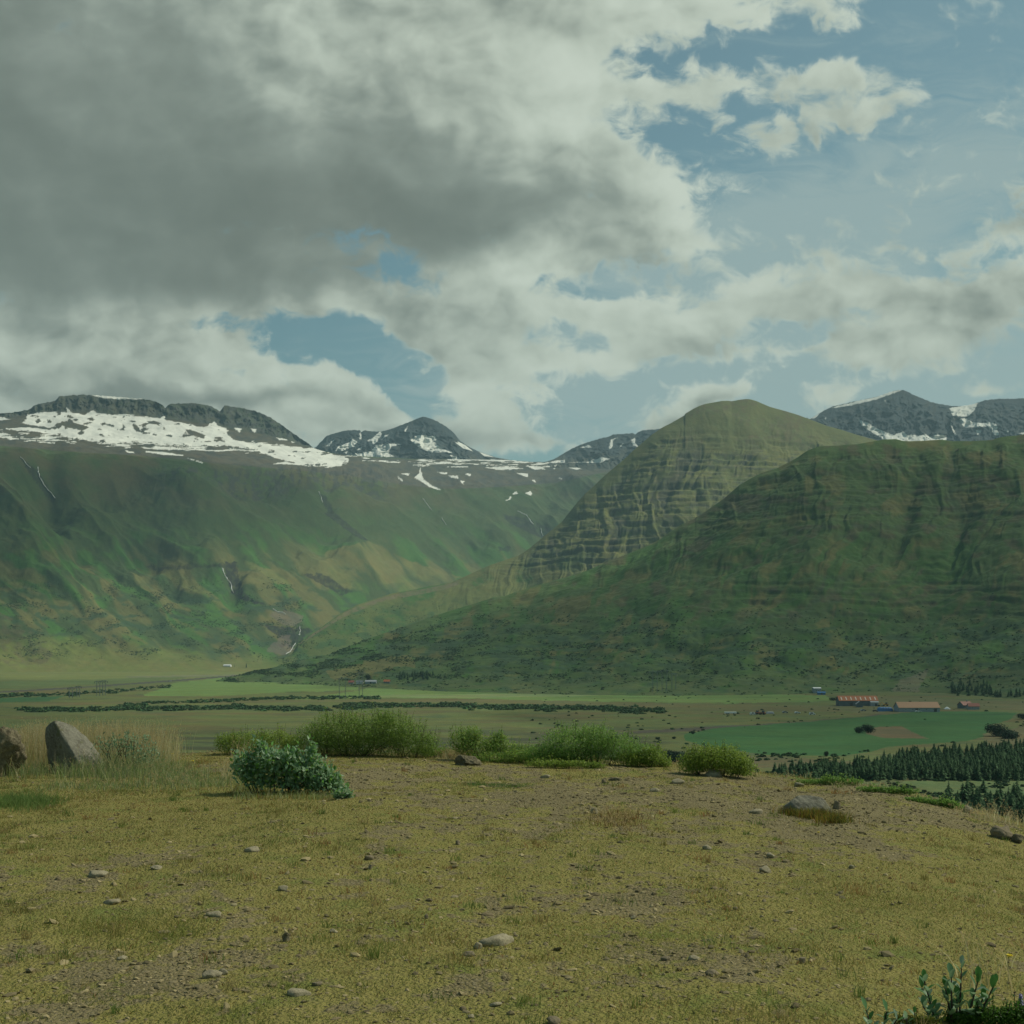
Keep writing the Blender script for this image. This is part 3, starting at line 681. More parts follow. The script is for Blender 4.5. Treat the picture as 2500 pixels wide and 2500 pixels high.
def build_D():
    us = columns(540, 2530, 1.7, 530, 3600)
    crest = lambda u: cur(u, [(530, 1664), (545, 1660), (629, 1642), (690, 1626), (755, 1609)] + cr(2, [(0, 1500), (100, 1460), (200, 1420), (320, 1378), (440, 1340), (540, 1302), (640, 1270), (740, 1240), (830, 1212), (870, 1198), (930, 1192), (980, 1172), (1050, 1150), (1200, 1106), (1300, 1080), (1380, 1050), (1460, 1015), (1550, 980), (1620, 952), (1700, 918), (1750, 888), (1800, 852), (1860, 815), (1930, 782)]) +
                         cr(3, [(60, 868), (100, 840), (160, 805), (230, 770), (300, 722), (360, 680), (400, 645), (440, 610), (500, 575), (560, 545), (640, 520), (700, 490), (750, 462), (780, 440), (800, 428), (840, 412), (880, 405), (960, 403), (1000, 398), (1060, 396), (1120, 384), (1200, 371), (1260, 369), (1300, 379), (1330, 380), (1420, 375), (1500, 372), (1560, 380), (1650, 380), (1760, 374), (1800, 362), (1840, 355), (1900, 350), (1932, 345)]) + [(2600, 1052), (2900, 1020), (3600, 990)])
    crestY = lambda u: cur(u, [(530, 1990), (545, 2010), (800, 2250), (1100, 2420), (1600, 2500), (1900, 2480), (3600, 2350)])
    foot = lambda u: cur(u, [(530, 1666), (800, 1676), (1100, 1692), (1500, 1702), (1800, 1700), (2000, 1696), (2150, 1690), (2300, 1694), (2500, 1712), (3600, 1730)])
    footY = lambda u: F * 43.2 / (foot(u) - H0)
    mid = lambda u: foot(u) - (foot(u) - crest(u)) * cur(u, [(530, .5), (900, .42), (1400, .28), (2000, .20), (2500, .20), (3600, .2)])
    midY = lambda u: footY(u) + (crestY(u) - footY(u)) * cur(u, [(530, .5), (900, .48), (1400, .42), (2000, .38), (3600, .38)])
    Y, Z = layer_base(us, [(foot, footY), (mid, midY), (crest, crestY)], [150, 330])
    crz = Z[-1].copy()
    for _ in range(300): Z[1:-1] = (Z[:-2] + 2 * Z[1:-1] + Z[2:]) / 4
    nf = Y.shape[0]; t = np.linspace(0, 1, nf)[:, None]
    U = np.broadcast_to(us, Y.shape).copy(); V = H0 - F * (Z - ZC) / Y; X = (U - 1250) / F * Y
    H = usmooth(us, crz - Z[0], 60)[None, :]; high = sstep(H, 60, 300)
    w = sstep(t, 0.0, 0.14) * (1 - sstep(t, 0.94, 1.0))
    # gullies fan down and to the left
    ang = math.radians(-48)
    wx = fbm(U / 150, V / 150, 4, 301) * 80 + fbm(U / 34, V / 30, 3, 302) * 12
    fan = np.where(V > 1230, (V - 1230) * 0.75, 0)
    c = U + fan + wx
    g1 = ridged(c / 120, V / 600, 3, 303); g2 = ridged(c / 38, V / 330, 4, 307); g3 = fbm(c / 10, V / 60, 4, 309)
    Z = Z + w * high * ((g1 - .5) * 8 + (g2 - .5) * 2.5 + g3 * 0.8) * (1 - .75 * sstep(V, 1360, 1480)) + w * fbm(X / 160, Y / 160, 5, 311) * (14 + 14 * high)
    for (uu, vv, ru, rv, dep) in [(2205, 1270, 26, 110, 18), (2340, 1300, 22, 110, 11)]:
        Z -= dep * np.exp(-((U - uu + (V - vv) * .25) / ru) ** 2 - ((V - vv) / rv) ** 2)
    V = H0 - F * (Z - ZC) / Y
    bx = Z + 16 * fbm(X / 300, Y / 300, 3, 315) + 5 * fbm(X / 60, Y / 60, 3, 316)
    nbz = fbm(U / 200, V / 90, 3, 316)
    amp = high * w * 0.36 * np.clip(sstep(V, 1095, 1120) * (1 - sstep(V + nbz * 60, 1270, 1330)) + 0.9 * sstep(V + nbz * 30, 1400, 1430) * (1 - sstep(V + nbz * 30, 1490, 1530)) * sstep(U, 1750, 1850) + 0.15, 0, 1)
    brk = sstep(fbm(X / 42, Z / 22, 4, 317), -0.3, 0.2)
    ris = np.zeros_like(Z)
    for per, st in ((22.0, 0.5), (10.0, 0.4)):
        q = (bx + per * 1.7 * fbm(bx / per / 3.6, X * 0 + per, 2, 319)) / per
        fq = q - np.floor(q); rs = sstep(fq, 0.55, 0.82)
        Z = Z + amp * brk * st * per * (rs - fq)
        ris = np.maximum(ris, sstep(fq, 0.52, 0.62) * (1 - sstep(fq, 0.82, 0.94)) * (1 if per > 15 else .75))
    V = H0 - F * (Z - ZC) / Y
    nb = fbm(U / 110, V / 60, 5, 321); nf_ = fbm(U / 15, V / 8, 4, 323); nm = fbm(U / 45, V / 22, 4, 324)
    C = np.ones(U.shape + (3,)) * np.array([0.060, 0.102, 0.028])
    C = mixc(C, DRY * 0.75, sstep(nb + .5 * fbm(c / 30, V / 160, 4, 325), 0.0, 0.35) * 0.8)
    C = mixc(C, BROWN * 0.8, sstep(-nb + nm * .6, 0.1, 0.4) * (1 - sstep(V, 1480, 1560)) * 0.7)
    C = mixc(C, LUSH * 0.8, sstep(fbm(c / 50, V / 110, 4, 327), 0.02, 0.25) * sstep(V, 1240, 1330) * 0.8)
    C = mixc(C, ROCK * 0.8, ris * np.clip(amp * 1.5, 0, 1) * sstep(fbm(X / 40, Z / 10, 4, 329) + nf_ * .5, -0.1, 0.2) * 0.6)
    C = mixc(C, ROCK * 0.85, sstep(0.25 - g1, 0.0, 0.3) * amp * 0.55)
    C = mixc(C, SCRUBC, sstep(fbm(U / 70, V / 18, 5, 331) + nf_ * .3, -0.12, 0.22) * sstep(V + nb * 50, 1480, 1560) * 0.85)
    C = mixc(C, [0.075, 0.105, 0.036], sstep(V + nm * 18 + (U - 1500) * 0.006, 1625, 1672) * sstep(fbm(U / 60, V / 12, 4, 333), -0.3, 0.1) * 0.8)
    C = mixc(C, DRY * 0.8, inpoly(U + nm * 30, V + nm * 12, [(800, 1640), (900, 1610), (1010, 1600), (1000, 1625), (880, 1650), (820, 1662)]) * 0.75)
    C = mixc(C, [0.15, 0.13, 0.09], inpoly(U + nf_ * 10, V + nf_ * 6, [(2200, 1660), (2250, 1640), (2270, 1630), (2240, 1690), (2170, 1700), (2180, 1680)]) * 0.5)
    Y, Z = with_back(us, Y, Z, 20, 0.25, 1500); Cb = np.ones((Y.shape[0] - nf, len(us), 3)) * DARKG
    o = finish('D', us, Y, Z, nf, np.concatenate([C, Cb]), M_HILL)
    return tag(o, kind='structure')


def floor_h(x, y):
    return 0.55 * fbm(np.asarray(x) / 60, np.asarray(y) / 60, 3, 401) + 0.25 * fbm(np.asarray(x) / 14, np.asarray(y) / 14, 2, 402) - 0.2


def build_floor():
    us = columns(-40, 2560, 2.4, -2600, 5200)
    vs = np.concatenate([np.linspace(1606, 1640, 30), np.arange(1641, 1960, 1.15), np.linspace(1962, 2600, 60), np.linspace(2640, 6000, 30)])
    Y = (F * ZC / (vs - H0))[:, None] * np.ones((1, len(us))); U = np.broadcast_to(us, Y.shape).copy(); V = vs[:, None] * np.ones((1, len(us)))
    X = (U - 1250) / F * Y
    Z = floor_h(X, Y)
    n = fbm(X / 90, Y / 220, 4, 411); nf_ = fbm(X / 18, Y / 40, 4, 413); ns = fbm(U / 160, V / 5, 4, 415); ns2 = fbm(U / 300, V / 9, 4, 417)
    wu = n * 18 + nf_ * 6; wv = nf_ * 2.2 + n * 1.5
    OL = np.array([0.100, 0.120, 0.038])
    C = np.ones(U.shape + (3,)) * OL
    C = mixc(C, [0.105, 0.088, 0.038], sstep(ns2, 0.0, 0.35) * 0.7)
    C = mixc(C, [0.052, 0.072, 0.032], sstep(ns, 0.05, 0.35) * 0.65)
    C = mixc(C, [0.042, 0.050, 0.028], sstep(V + n * 8, 1770, 1800) * (1 - sstep(V, 1840, 1860)) * (1 - sstep(U, 1500, 1750)) * sstep(ns2 + ns * .5, -0.35, 0.1) * 0.8)
    C = mixc(C, [0.150, 0.170, 0.048], (1 - sstep(V, 1652, 1668)) * 0.85)

    def pch(poly, col, k, cw=1.0):
        nonlocal C
        C = mixc(C, col, inpoly(U + wu * cw, V + wv * cw, poly) * k)
    G1 = [0.115, 0.180, 0.048]; G2 = [0.034, 0.100, 0.028]
    pch([(350, 1700), (400, 1678), (430, 1668), (560, 1650), (600, 1662), (800, 1670), (870, 1676), (870, 1684), (700, 1690), (560, 1697)], G1, .9)
    pch([(-300, 1706), (0, 1703), (160, 1700), (110, 1712), (-300, 1722)], [0.036, 0.10, 0.036], .9)
    pch([(-300, 1668), (0, 1664), (300, 1656), (560, 1648), (300, 1668), (0, 1680), (-300, 1684)], [0.085, 0.12, 0.04], .8)
    pch([(700, 1706), (860, 1690), (900, 1676), (1100, 1672), (1500, 1674), (1750, 1680), (1850, 1692), (2010, 1698), (2030, 1710), (1800, 1717), (1560, 1714), (1200, 1706), (900, 1703)], G1, .92)
    pch([(900, 1697), (1200, 1694), (1600, 1686), (1600, 1694), (1200, 1703), (900, 1702)], [0.165, 0.20, 0.085], .65)
    pch([(-200, 1722), (300, 1712), (700, 1710), (900, 1706), (1300, 1709), (1600, 1716), (2050, 1722), (2060, 1738), (1700, 1735), (1200, 1716), (900, 1712), (600, 1716)], [0.115, 0.100, 0.044], .6)
    pch([(1500, 1790), (1620, 1778), (1900, 1766), (2060, 1752), (2150, 1742), (2150, 1748), (1950, 1768), (1800, 1778), (1620, 1788)], [0.06, 0.052, 0.045], .8)
    pch(cr(6, [(150, 415), (300, 380), (600, 362), (900, 337), (1100, 318), (1280, 302), (1480, 292), (1700, 290), (1890, 300), (1860, 335), (1740, 365), (1730, 420), (1640, 450), (1350, 465), (1200, 480), (1130, 500), (1000, 520), (800, 525), (600, 520), (430, 500), (300, 485), (160, 445)]), G2, .95, .6)
    pch(cr(6, [(1100, 392), (1180, 374), (1290, 370), (1350, 400), (1440, 437), (1300, 432), (1200, 430), (1110, 412)]), [0.12, 0.085, 0.045], .85, .6)
    pch([(2400, 1790), (2500, 1770), (2700, 1760), (2700, 1850), (2420, 1840)], [0.11, 0.095, 0.045], .8)
    pch([(2080, 1700), (2300, 1704), (2480, 1712), (2700, 1716), (2700, 1732), (2480, 1732), (2300, 1728), (2200, 1742), (2090, 1740), (2030, 1726)], [0.105, 0.105, 0.048], .7)
    pch([(1660, 1840), (1950, 1850), (2150, 1860), (2000, 1880), (1700, 1870)], [0.10, 0.08, 0.045], .6)
    pch([(2200, 1908), (2330, 1902), (2700, 1898), (2700, 1936), (2300, 1938)], [0.085, 0.125, 0.045], .8)
    pch([(300, 1652), (330, 1650), (560, 1646), (700, 1645), (700, 1648), (500, 1651), (330, 1655)], [0.16, 0.15, 0.11], .5)
    # the road across the valley on the left
    rd = cur(us, [(-2600, 1720), (-200, 1694), (0, 1689), (200, 1678), (430, 1661), (560, 1651), (700, 1645)])[None, :]
    C = mixc(C, [0.055, 0.052, 0.05], (np.abs(V - rd - nf_ * .6) < 1.7) * (U < 700) * 0.85)
    C = mixc(C, C * 1.25, (sstep(ns, 0.1, 0.3)) * 0.4)
    C = C * (1 + .16 * fbm(U / 420, V / 2.2, 3, 431) + .14 * fbm(X / 45, Y / 45, 4, 433))[..., None]
    P = np.stack([X, Y, Z], -1)
    LAY['F'] = dict(U=U, V=H0 - F * (Z - ZC) / Y, P=P, C=C)
    o = grid_mesh('valley_floor', P[::-1], M_FLOOR, C[::-1])
    return tag(o, kind='structure')


oA = build_A()
snowB = [cr(2, p) for p in ([(435, 375), (470, 348), (540, 355), (560, 350), (575, 375), (550, 378), (600, 420), (655, 440), (600, 438), (540, 440), (480, 415)],
                            [(105, 460), (150, 445), (225, 435), (255, 402), (300, 393), (392, 396), (335, 408), (318, 442), (350, 462), (200, 466)],
                            [(38, 432), (60, 405), (118, 385), (128, 366), (152, 382), (140, 405), (80, 430)], [(-10, 405), (36, 370), (10, 405)], [(205, 378), (240, 358), (278, 328), (282, 345), (242, 400), (232, 380)], [(282, 372), (300, 348), (322, 346)],
                            [(663, 383), (690, 385), (722, 402), (760, 432), (710, 418)], [(1323, 416), (1368, 400), (1382, 412)], [(1474, 425), (1482, 372), (1525, 360), (1497, 372), (1490, 412)], [(1588, 372), (1612, 364), (1612, 390), (1632, 412), (1600, 402)],
                            [(1250, 492), (1370, 488), (1436, 463), (1482, 472), (1424, 494)], [(1130, 495), (1240, 476), (1242, 492)], [(795, 437), (872, 464), (820, 458)], [(165, 370), (172, 330), (178, 372)], [(400, 328), (420, 300), (424, 302), (408, 330)], [(1525, 415), (1548, 388), (1545, 396)],
                            [(80, 440), (108, 432), (100, 445)], [(150, 425), (185, 408), (170, 425)], [(640, 452), (700, 470), (660, 478)])]
build_peaks('B', [(740, 1110), (773, 1090)] + cr(1, [(1690, 375), (1715, 350), (1760, 337), (1810, 324), (1870, 321)]) + cr(2, [(150, 322), (170, 324), (176, 333), (188, 324), (230, 328), (280, 330), (330, 317), (380, 298), (410, 286), (450, 270), (475, 260), (500, 251), (545, 263), (575, 277), (600, 290), (630, 310), (660, 335), (680, 360), (692, 377), (740, 410), (800, 438), (880, 465), (1000, 487), (1100, 498), (1150, 493), (1200, 467), (1235, 445), (1270, 425), (1310, 405), (1350, 390), (1430, 365), (1470, 358), (1500, 344), (1550, 342), (1600, 338), (1612, 344), (1640, 326), (1680, 320), (1720, 318)]) + [(1700, 1035), (1900, 1060)],
            1150, 7000, 7500, snowB, 501, 720, 1900)
snowE = [cr(3, p) for p in ([(925, 205), (1050, 172), (1150, 150), (1230, 121), (1295, 110), (1262, 124), (1165, 160), (1050, 188), (950, 206)],
                            [(1064, 266), (1110, 283), (1150, 307), (1200, 330), (1252, 350), (1290, 332), (1300, 328), (1322, 350), (1352, 348), (1400, 350), (1412, 342), (1440, 358), (1470, 345), (1528, 350), (1525, 390), (1280, 390), (1200, 372), (1150, 342), (1085, 302)],
                            [(1543, 210), (1600, 196), (1692, 180), (1677, 215), (1632, 252), (1560, 247)], [(1588, 266), (1620, 258), (1662, 280), (1730, 288), (1742, 278), (1786, 290), (1800, 347), (1778, 350), (1760, 320), (1740, 302), (1680, 307), (1620, 308)],
                            [(1680, 322), (1712, 322), (1690, 352)], [(1828, 320), (1855, 328), (1845, 332)], [(800, 264), (862, 236), (832, 262)], [(1545, 262), (1555, 300), (1580, 350), (1570, 350), (1550, 300)], [(888, 270), (896, 252), (898, 262)], [(1900, 340), (1950, 330), (1950, 345)], [(1200, 160), (1212, 172), (1204, 172)])]
build_peaks('E', [(1820, 1080), (1880, 1045), (1930, 1027)] + cr(3, [(760, 250), (810, 263), (835, 248), (860, 234), (895, 214), (930, 198), (990, 184), (1050, 170), (1100, 160), (1150, 150), (1190, 138), (1230, 122), (1265, 114), (1300, 112), (1325, 121), (1345, 134), (1380, 148), (1420, 165), (1450, 177), (1500, 187), (1560, 196), (1600, 196), (1650, 190), (1690, 178), (1730, 165), (1800, 158), (1860, 158), (1932, 155)]) + [(2620, 972), (2800, 990), (3200, 1030)],
            1130, 6300, 7000, snowE, 541, 1800, 3200)
oC = build_C(); oD = build_D(); oF = build_floor()


def surf(u, v, names='DFCA'):
    best = None
    for k in names:
        L = LAY[k]; d = (L['U'] - u) ** 2 + (L['V'] - v) ** 2
        i = np.unravel_index(np.argmin(d), d.shape)
        if d[i] < 16:
            p = L['P'][i]
            if best is None or p[1] < best[1]: best = p
    if best is None:
        y = F * ZC / (v - H0); best = np.array([(u - 1250) / F * y, y, 0.0])
    return Vector(best)


def on_floor(u, v):
    y = F * ZC / (v - H0); x = (u - 1250) / F * y
    return Vector((x, y, float(floor_h(np.array([x]), np.array([y]))[0])))


# ------------------------------------------------------------------ waterfalls
def waterfall(pts, w0, label, kcat='waterfall'):
    P = []
    fine = []
    for a, b in zip(pts[:-1], pts[1:]):
        n = max(2, int(math.hypot(b[0] - a[0], b[1] - a[1]) / 4))
        for k in range(n): fine.append((a[0] + (b[0] - a[0]) * k / n, a[1] + (b[1] - a[1]) * k / n))
    fine.append(pts[-1])
    for i, (u, v) in enumerate(fine):
        s = surf(u + random.uniform(-.6, .6), v, 'A'); P.append(s)
    bm = bmesh.new(); prev = None
    for i, p in enumerate(P):
        w = w0 * p.y / F * random.uniform(0.10, 0.55) * 0.5
        if (i * 7919 + len(pts) * 13) % 9 == 0: w *= 0.25
        q = p + Vector((0, -2.0, 1.5))
        a = [bm.verts.new(q + Vector((-w, 0, 0))), bm.verts.new(q + Vector((0, -1.5, 0.8))), bm.verts.new(q + Vector((w, 0, 0)))]
        b = [bm.verts.new(q + Vector((-w, 5, -4))), bm.verts.new(q + Vector((w, 5, -4)))]
        cur_ = [a[0], a[1], a[2], b[1], b[0]]
        if prev:
            for k in range(5): bm.faces.new((prev[k], prev[(k + 1) % 5], cur_[(k + 1) % 5], cur_[k]))
        prev = cur_
    o = bm_obj('waterfall', bm, M_FOAM)
    tag(o, label, kcat, 'waterfalls and streams on the mountain flank')


for pts, w, lab in [
    ([(51, 1116), (68, 1136), (74, 1142)], 3, 'thin white stream starting below the snow at the far left'),
    ([(92, 1141), (97, 1165), (107, 1182), (113, 1191), (125, 1203), (136, 1218)], 4, 'broken white cascade in the high gully on the left flank'),
    ([(778, 1200), (784, 1215), (787, 1228)], 3, 'short high fall in the dark gully right of the left mountain'),
    ([(543, 1388), (549, 1402), (556, 1416), (565, 1425), (567, 1442), (570, 1448)], 6, 'white waterfall dropping down the black ravine in mid slope'),
    ([(668, 1488), (678, 1494), (690, 1496), (698, 1500)], 4, 'small white rapids above the lowest waterfall'),
    ([(732, 1530), (734, 1540), (731, 1552)], 8, 'widest and lowest waterfall at the mouth of the side valley'),
    ([(722, 1570), (716, 1580), (708, 1592), (698, 1597)], 5, 'foaming stream below the lowest waterfall'),
    ([(1034, 1218), (1045, 1235), (1053, 1245)], 3, 'hairline stream below the central snow patch'),
    ([(1078, 1264), (1085, 1276), (1088, 1282)], 3, 'short stream under the hairline stream in the side valley'),
    ([(1265, 1248), (1285, 1258), (1293, 1268), (1302, 1280)], 3.5, 'upper steps of the stream in the ravine at the valley head'),
    ([(1320, 1290), (1323, 1300), (1325, 1308)], 3, 'lower step of the stream in the ravine at the valley head'),
]:
    waterfall(pts, w, lab)


# ------------------------------------------------------------------ leaves, blades
def tri_leaves(pos, nrm, axis, L, W, col, name, mat, parent=None):
    """diamond leaves folded along the midrib; pos (n,3), unit nrm and axis (n,3)"""
    n = len(pos); side = np.cross(nrm, axis)
    side /= np.linalg.norm(side, axis=1)[:, None] + 1e-9
    L = L[:, None]; W = W[:, None]
    v0 = pos; v1 = pos + axis * L * .45 + side * W * .5 + nrm * W * .12; v2 = pos + axis * L; v3 = pos + axis * L * .45 - side * W * .5 + nrm * W * .12
    V = np.stack([v0, v1, v2, v3], 1).reshape(-1, 3)
    b = np.arange(n)[:, None] * 4
    f = np.concatenate([b + np.array([[0, 1, 2]]), b + np.array([[0, 2, 3]])], 0)
    return mesh_np(name, V, f, 3, mat, np.repeat(col, 4, 0), False, parent)


def rand_unit(n, zb=0.0):
    v = RNG.normal(size=(n, 3)); v[:, 2] += zb
    return v / np.linalg.norm(v, axis=1)[:, None]


def scrub_mesh(P, S, col, name, tris=16, flat=0.75):
    """P centres (n,3), S radii (n,) ; leafy clumps"""
    n = len(P); N = n * tris
    d = rand_unit(N, 0.25); r = RNG.uniform(0.55, 1.05, N)
    S_ = np.repeat(S, tris); c = np.repeat(P, tris, 0)
    d2 = d.copy(); d2[:, 2] = np.abs(d2[:, 2]) * flat
    p = c + d2 * (S_ * r)[:, None]
    ax = rand_unit(N); nr = d
    ax = ax - (ax * nr).sum(1)[:, None] * nr; ax /= np.linalg.norm(ax, axis=1)[:, None] + 1e-9
    cc = np.repeat(col, tris, 0) * RNG.uniform(0.7, 1.35, N)[:, None]
    return tri_leaves(p - ax * (S_ * .35)[:, None], nr, ax, S_ * 0.8, S_ * 0.75, cc, name, M_SCRUB)


def scatter_layer(name, n, weight, smin, smax, col, oname, label, tris=12, zoff=0.0):
    L = LAY[name]; w = weight(L['U'], L['V']).ravel().clip(0, None).astype(float)
    inside = ((L['U'] > -60) & (L['U'] < 2560)).ravel(); w *= inside
    # weight by area seen
    w /= w.sum(); idx = RNG.choice(len(w), n, p=w)
    P = L['P'].reshape(-1, 3)[idx].copy(); P[:, 0] += RNG.normal(0, 2.5, n)
    S = RNG.uniform(smin, smax, n) ** 1.0
    c = np.array(col)[None, :] * RNG.uniform(.75, 1.3, (n, 1)) * (1 + RNG.normal(0, .08, (n, 3)))
    P[:, 2] += zoff
    o = scrub_mesh(P, S, c, oname, tris)
    tag(o, label, kind='stuff'); return o


scatter_layer('D', 18000, lambda U, V: sstep(V + 40 * fbm(U / 110, V / 50, 3, 703), 1440, 1600) * np.clip(sstep(fbm(U / 60, V / 16, 4, 701), -0.1, 0.25), 0.02, 1) * (1.02 - 0.75 * sstep(V, 1640, 1675)), 1.0, 2.5, (0.046, 0.084, 0.034), 'scrub', 'dark green birch scrub on the lower slopes of the right hill', 11, -0.8)
scatter_layer('C', 4000, lambda U, V: sstep(V, 1440, 1520) * np.clip(sstep(fbm(U / 50, V / 20, 4, 711), -0.1, 0.25), 0.03, 1), 1.3, 3.0, (0.048, 0.088, 0.036), 'scrub', 'green scrub on the low spur beside the waterfall', 9, -1)
scatter_layer('A', 8000, lambda U, V: sstep(V, 1380, 1480) * (1 - sstep(V, 1590, 1620)) * np.clip(sstep(fbm(U / 60 + V / 60, V / 24, 4, 721), 0.0, 0.3), 0.01, 1) * (U < 740), 1.3, 3.0, (0.048, 0.088, 0.036), 'scrub', 'patches of green scrub on the foot of the snow-capped mountain', 9, -1)


def belt(pts, th):
    def w(U, V):
        vc = cur(U[0], pts)[None, :]; nn = fbm(U / 40, V / 10, 3, 731)
        return (np.abs(V - vc) < th * (0.6 + nn)).astype(float) * (U > pts[0][0]) * (U < pts[-1][0])
    return w


for pts, th, n in [([(830, 1726), (950, 1722), (1080, 1722), (1250, 1728), (1450, 1731), (1615, 1736)], 9, 1500), ([(50, 1732), (200, 1733), (350, 1731), (490, 1731)], 7, 650), ([(500, 1727), (600, 1728), (700, 1731), (795, 1731)], 8, 480),
                   ([(300, 1720), (500, 1712), (700, 1704), (900, 1704), (930, 1702)], 5, 500), ([(-20, 1700), (200, 1694), (370, 1680), (420, 1674)], 6, 420)]:
    scatter_layer('F', n, belt(pts, th), 1.2, 2.9, (0.050, 0.095, 0.042), 'scrub', 'dense low willow thicket along the valley floor', 16, -0.5)
scatter_layer('F', 900, lambda U, V: (V > 1840) * (V < 1960) * (U > 1600) * sstep(fbm(U / 60, V / 20, 3, 741), 0.0, 0.2), 0.5, 1.3, (0.030, 0.065, 0.028), 'scrub', 'low bushes around the conifer plantation', 26, -0.1)
scatter_layer('F', 260, lambda U, V: (V > 1690) * (V < 1840) * (U > 1300) * (1 - 0.97 * inpoly(U, V, cr(6, [(150, 415), (900, 337), (1480, 285), (1890, 300), (1740, 430), (1130, 500), (800, 525), (300, 485)]))), 0.5, 1.5, (0.035, 0.065, 0.030), 'scrub', 'scattered small bushes on the valley floor', 20, -0.1)

# ------------------------------------------------------------------ conifer plantation
def conifer_mesh(seed, h=5.5, r=1.15):
    rs = np.random.default_rng(seed)
    V = []; Fc = []; Cc = []; mi = []; r = r * 1.6
    def tri(a, b, c, col, m):
        k = len(V); V.extend([a, b, c]); Fc.append((k, k + 1, k + 2)); Cc.extend([col] * 3); mi.append(m)
    n = 6
    for k in range(n):
        a0 = 2 * math.pi * k / n; a1 = 2 * math.pi * (k + 1) / n
        tri((.09 * math.cos(a0), .09 * math.sin(a0), -0.3), (.09 * math.cos(a1), .09 * math.sin(a1), -0.3), (0, 0, h * .97), (.06, .045, .03), 0)
    for wv in range(17):
        z = h * (0.06 + 0.9 * wv / 17.0); rr = r * (1 - (z / h)) ** 0.85 * rs.uniform(.75, 1.15) + .06
        for b in range(9):
            a = rs.uniform(0, 2 * math.pi); ln = rr * rs.uniform(.7, 1.15); zz = z + rs.uniform(-.15, .15)
            d = np.array([math.cos(a), math.sin(a)]); s = np.array([-d[1], d[0]]) * ln * rs.uniform(.22, .36)
            tip = (d[0] * ln, d[1] * ln, zz - ln * rs.uniform(.1, .5)); m = d * ln * .55
            t = rs.uniform(.6, 1.5); col = (.052 * t, .104 * t, .044 * t)
            tri((0, 0, zz + .28 * ln), (m[0] + s[0], m[1] + s[1], zz - .12 * ln), tip, col, 1); tri((0, 0, zz + .28 * ln), tip, (m[0] - s[0], m[1] - s[1], zz - .12 * ln), col, 1)
    return np.array(V), np.array(Fc), np.array(Cc), np.array(mi)


CON = [conifer_mesh(900 + k, 5.5, 1.0 + .12 * k) for k in range(5)]
con_me = []
for (V_, F_, C_, mi_) in CON:
    o = mesh_np('conifer_tree', V_, F_, 3, None, C_, False, None, [M_SCRUB, M_SCRUB], None); con_me.append(o.data); bpy.data.objects.remove(o)


def conifer_spots(poly, n, sp=1.7):
    p = np.array(poly); out = []
    tries = 0
    while len(out) < n and tries < n * 60:
        tries += 1
        u = RNG.uniform(p[:, 0].min(), p[:, 0].max()); v = RNG.uniform(p[:, 1].min(), p[:, 1].max())
        if inpoly(np.array([u]), np.array([v]), poly)[0]:
            q = on_floor(u, v)
            if all((q.x - w.x) ** 2 + (q.y - w.y) ** 2 > sp * sp for w in out): out.append(q)
    return out


lower = conifer_spots([(1885, 1893), (1960, 1882), (2160, 1874), (2330, 1866), (2600, 1858), (2600, 1906), (2400, 1905), (2100, 1905), (1900, 1903)], 800, 1.3)
upper = conifer_spots([(2150, 1852), (2300, 1843), (2420, 1828), (2600, 1822), (2600, 1858), (2300, 1862), (2160, 1864)], 230, 1.7)
near = conifer_spots([(2290, 1962), (2420, 1958), (2600, 1955), (2600, 2010), (2330, 2005)], 90, 1.4)
hillw = [surf(u, v, 'DF') for u, v in [(RNG.uniform(2320, 2420), RNG.uniform(1672, 1699)) for _ in range(45)] + [(RNG.uniform(2420, 2500), RNG.uniform(1696, 1702)) for _ in range(14)]]
nord = [surf(u, v, 'DF') for u, v in [(RNG.uniform(975, 1060), RNG.uniform(1648, 1660)) for _ in range(42)]]
ind = []; mass = []
allc = [(q, 'conifers in the lower belt of the plantation', 'dark green conifer in the dense lower belt of the plantation', 1.0) for q in lower] + \
       [(q, 'conifers at the back of the plantation', 'dark conifer in the back belt of the plantation beside the green field', 1.0) for q in upper] + \
       [(q, 'conifers nearest the knoll', 'dark conifer in the nearest group below the right end of the knoll', 1.15) for q in near]
allc.sort(key=lambda t: t[0].y)
for k, (q, grp, lab, s) in enumerate(allc):
    s = s * RNG.uniform(.45, 1.15)
    if k < 285:
        o = bpy.data.objects.new('conifer_tree', con_me[k % 5]); COL.objects.link(o); o.location = q
        o.rotation_euler = (0, 0, RNG.uniform(0, 6.28)); o.scale = (s, s, s * RNG.uniform(.85, 1.2)); tag(o, lab, 'tree', grp)
    else: mass.append((q, s))


def merge_conifers(lst, name, label):
    VV = []; FF = []; CC = []; b = 0
    for k, (q, s) in enumerate(lst):
        V_, F_, C_, _ = CON[k % 5]; VV.append(V_ * s + np.array(q)); FF.append(F_ + b); CC.append(C_); b += len(V_)
    o = mesh_np(name, np.concatenate(VV), np.concatenate(FF), 3, M_SCRUB, np.concatenate(CC)); tag(o, label, kind='stuff')


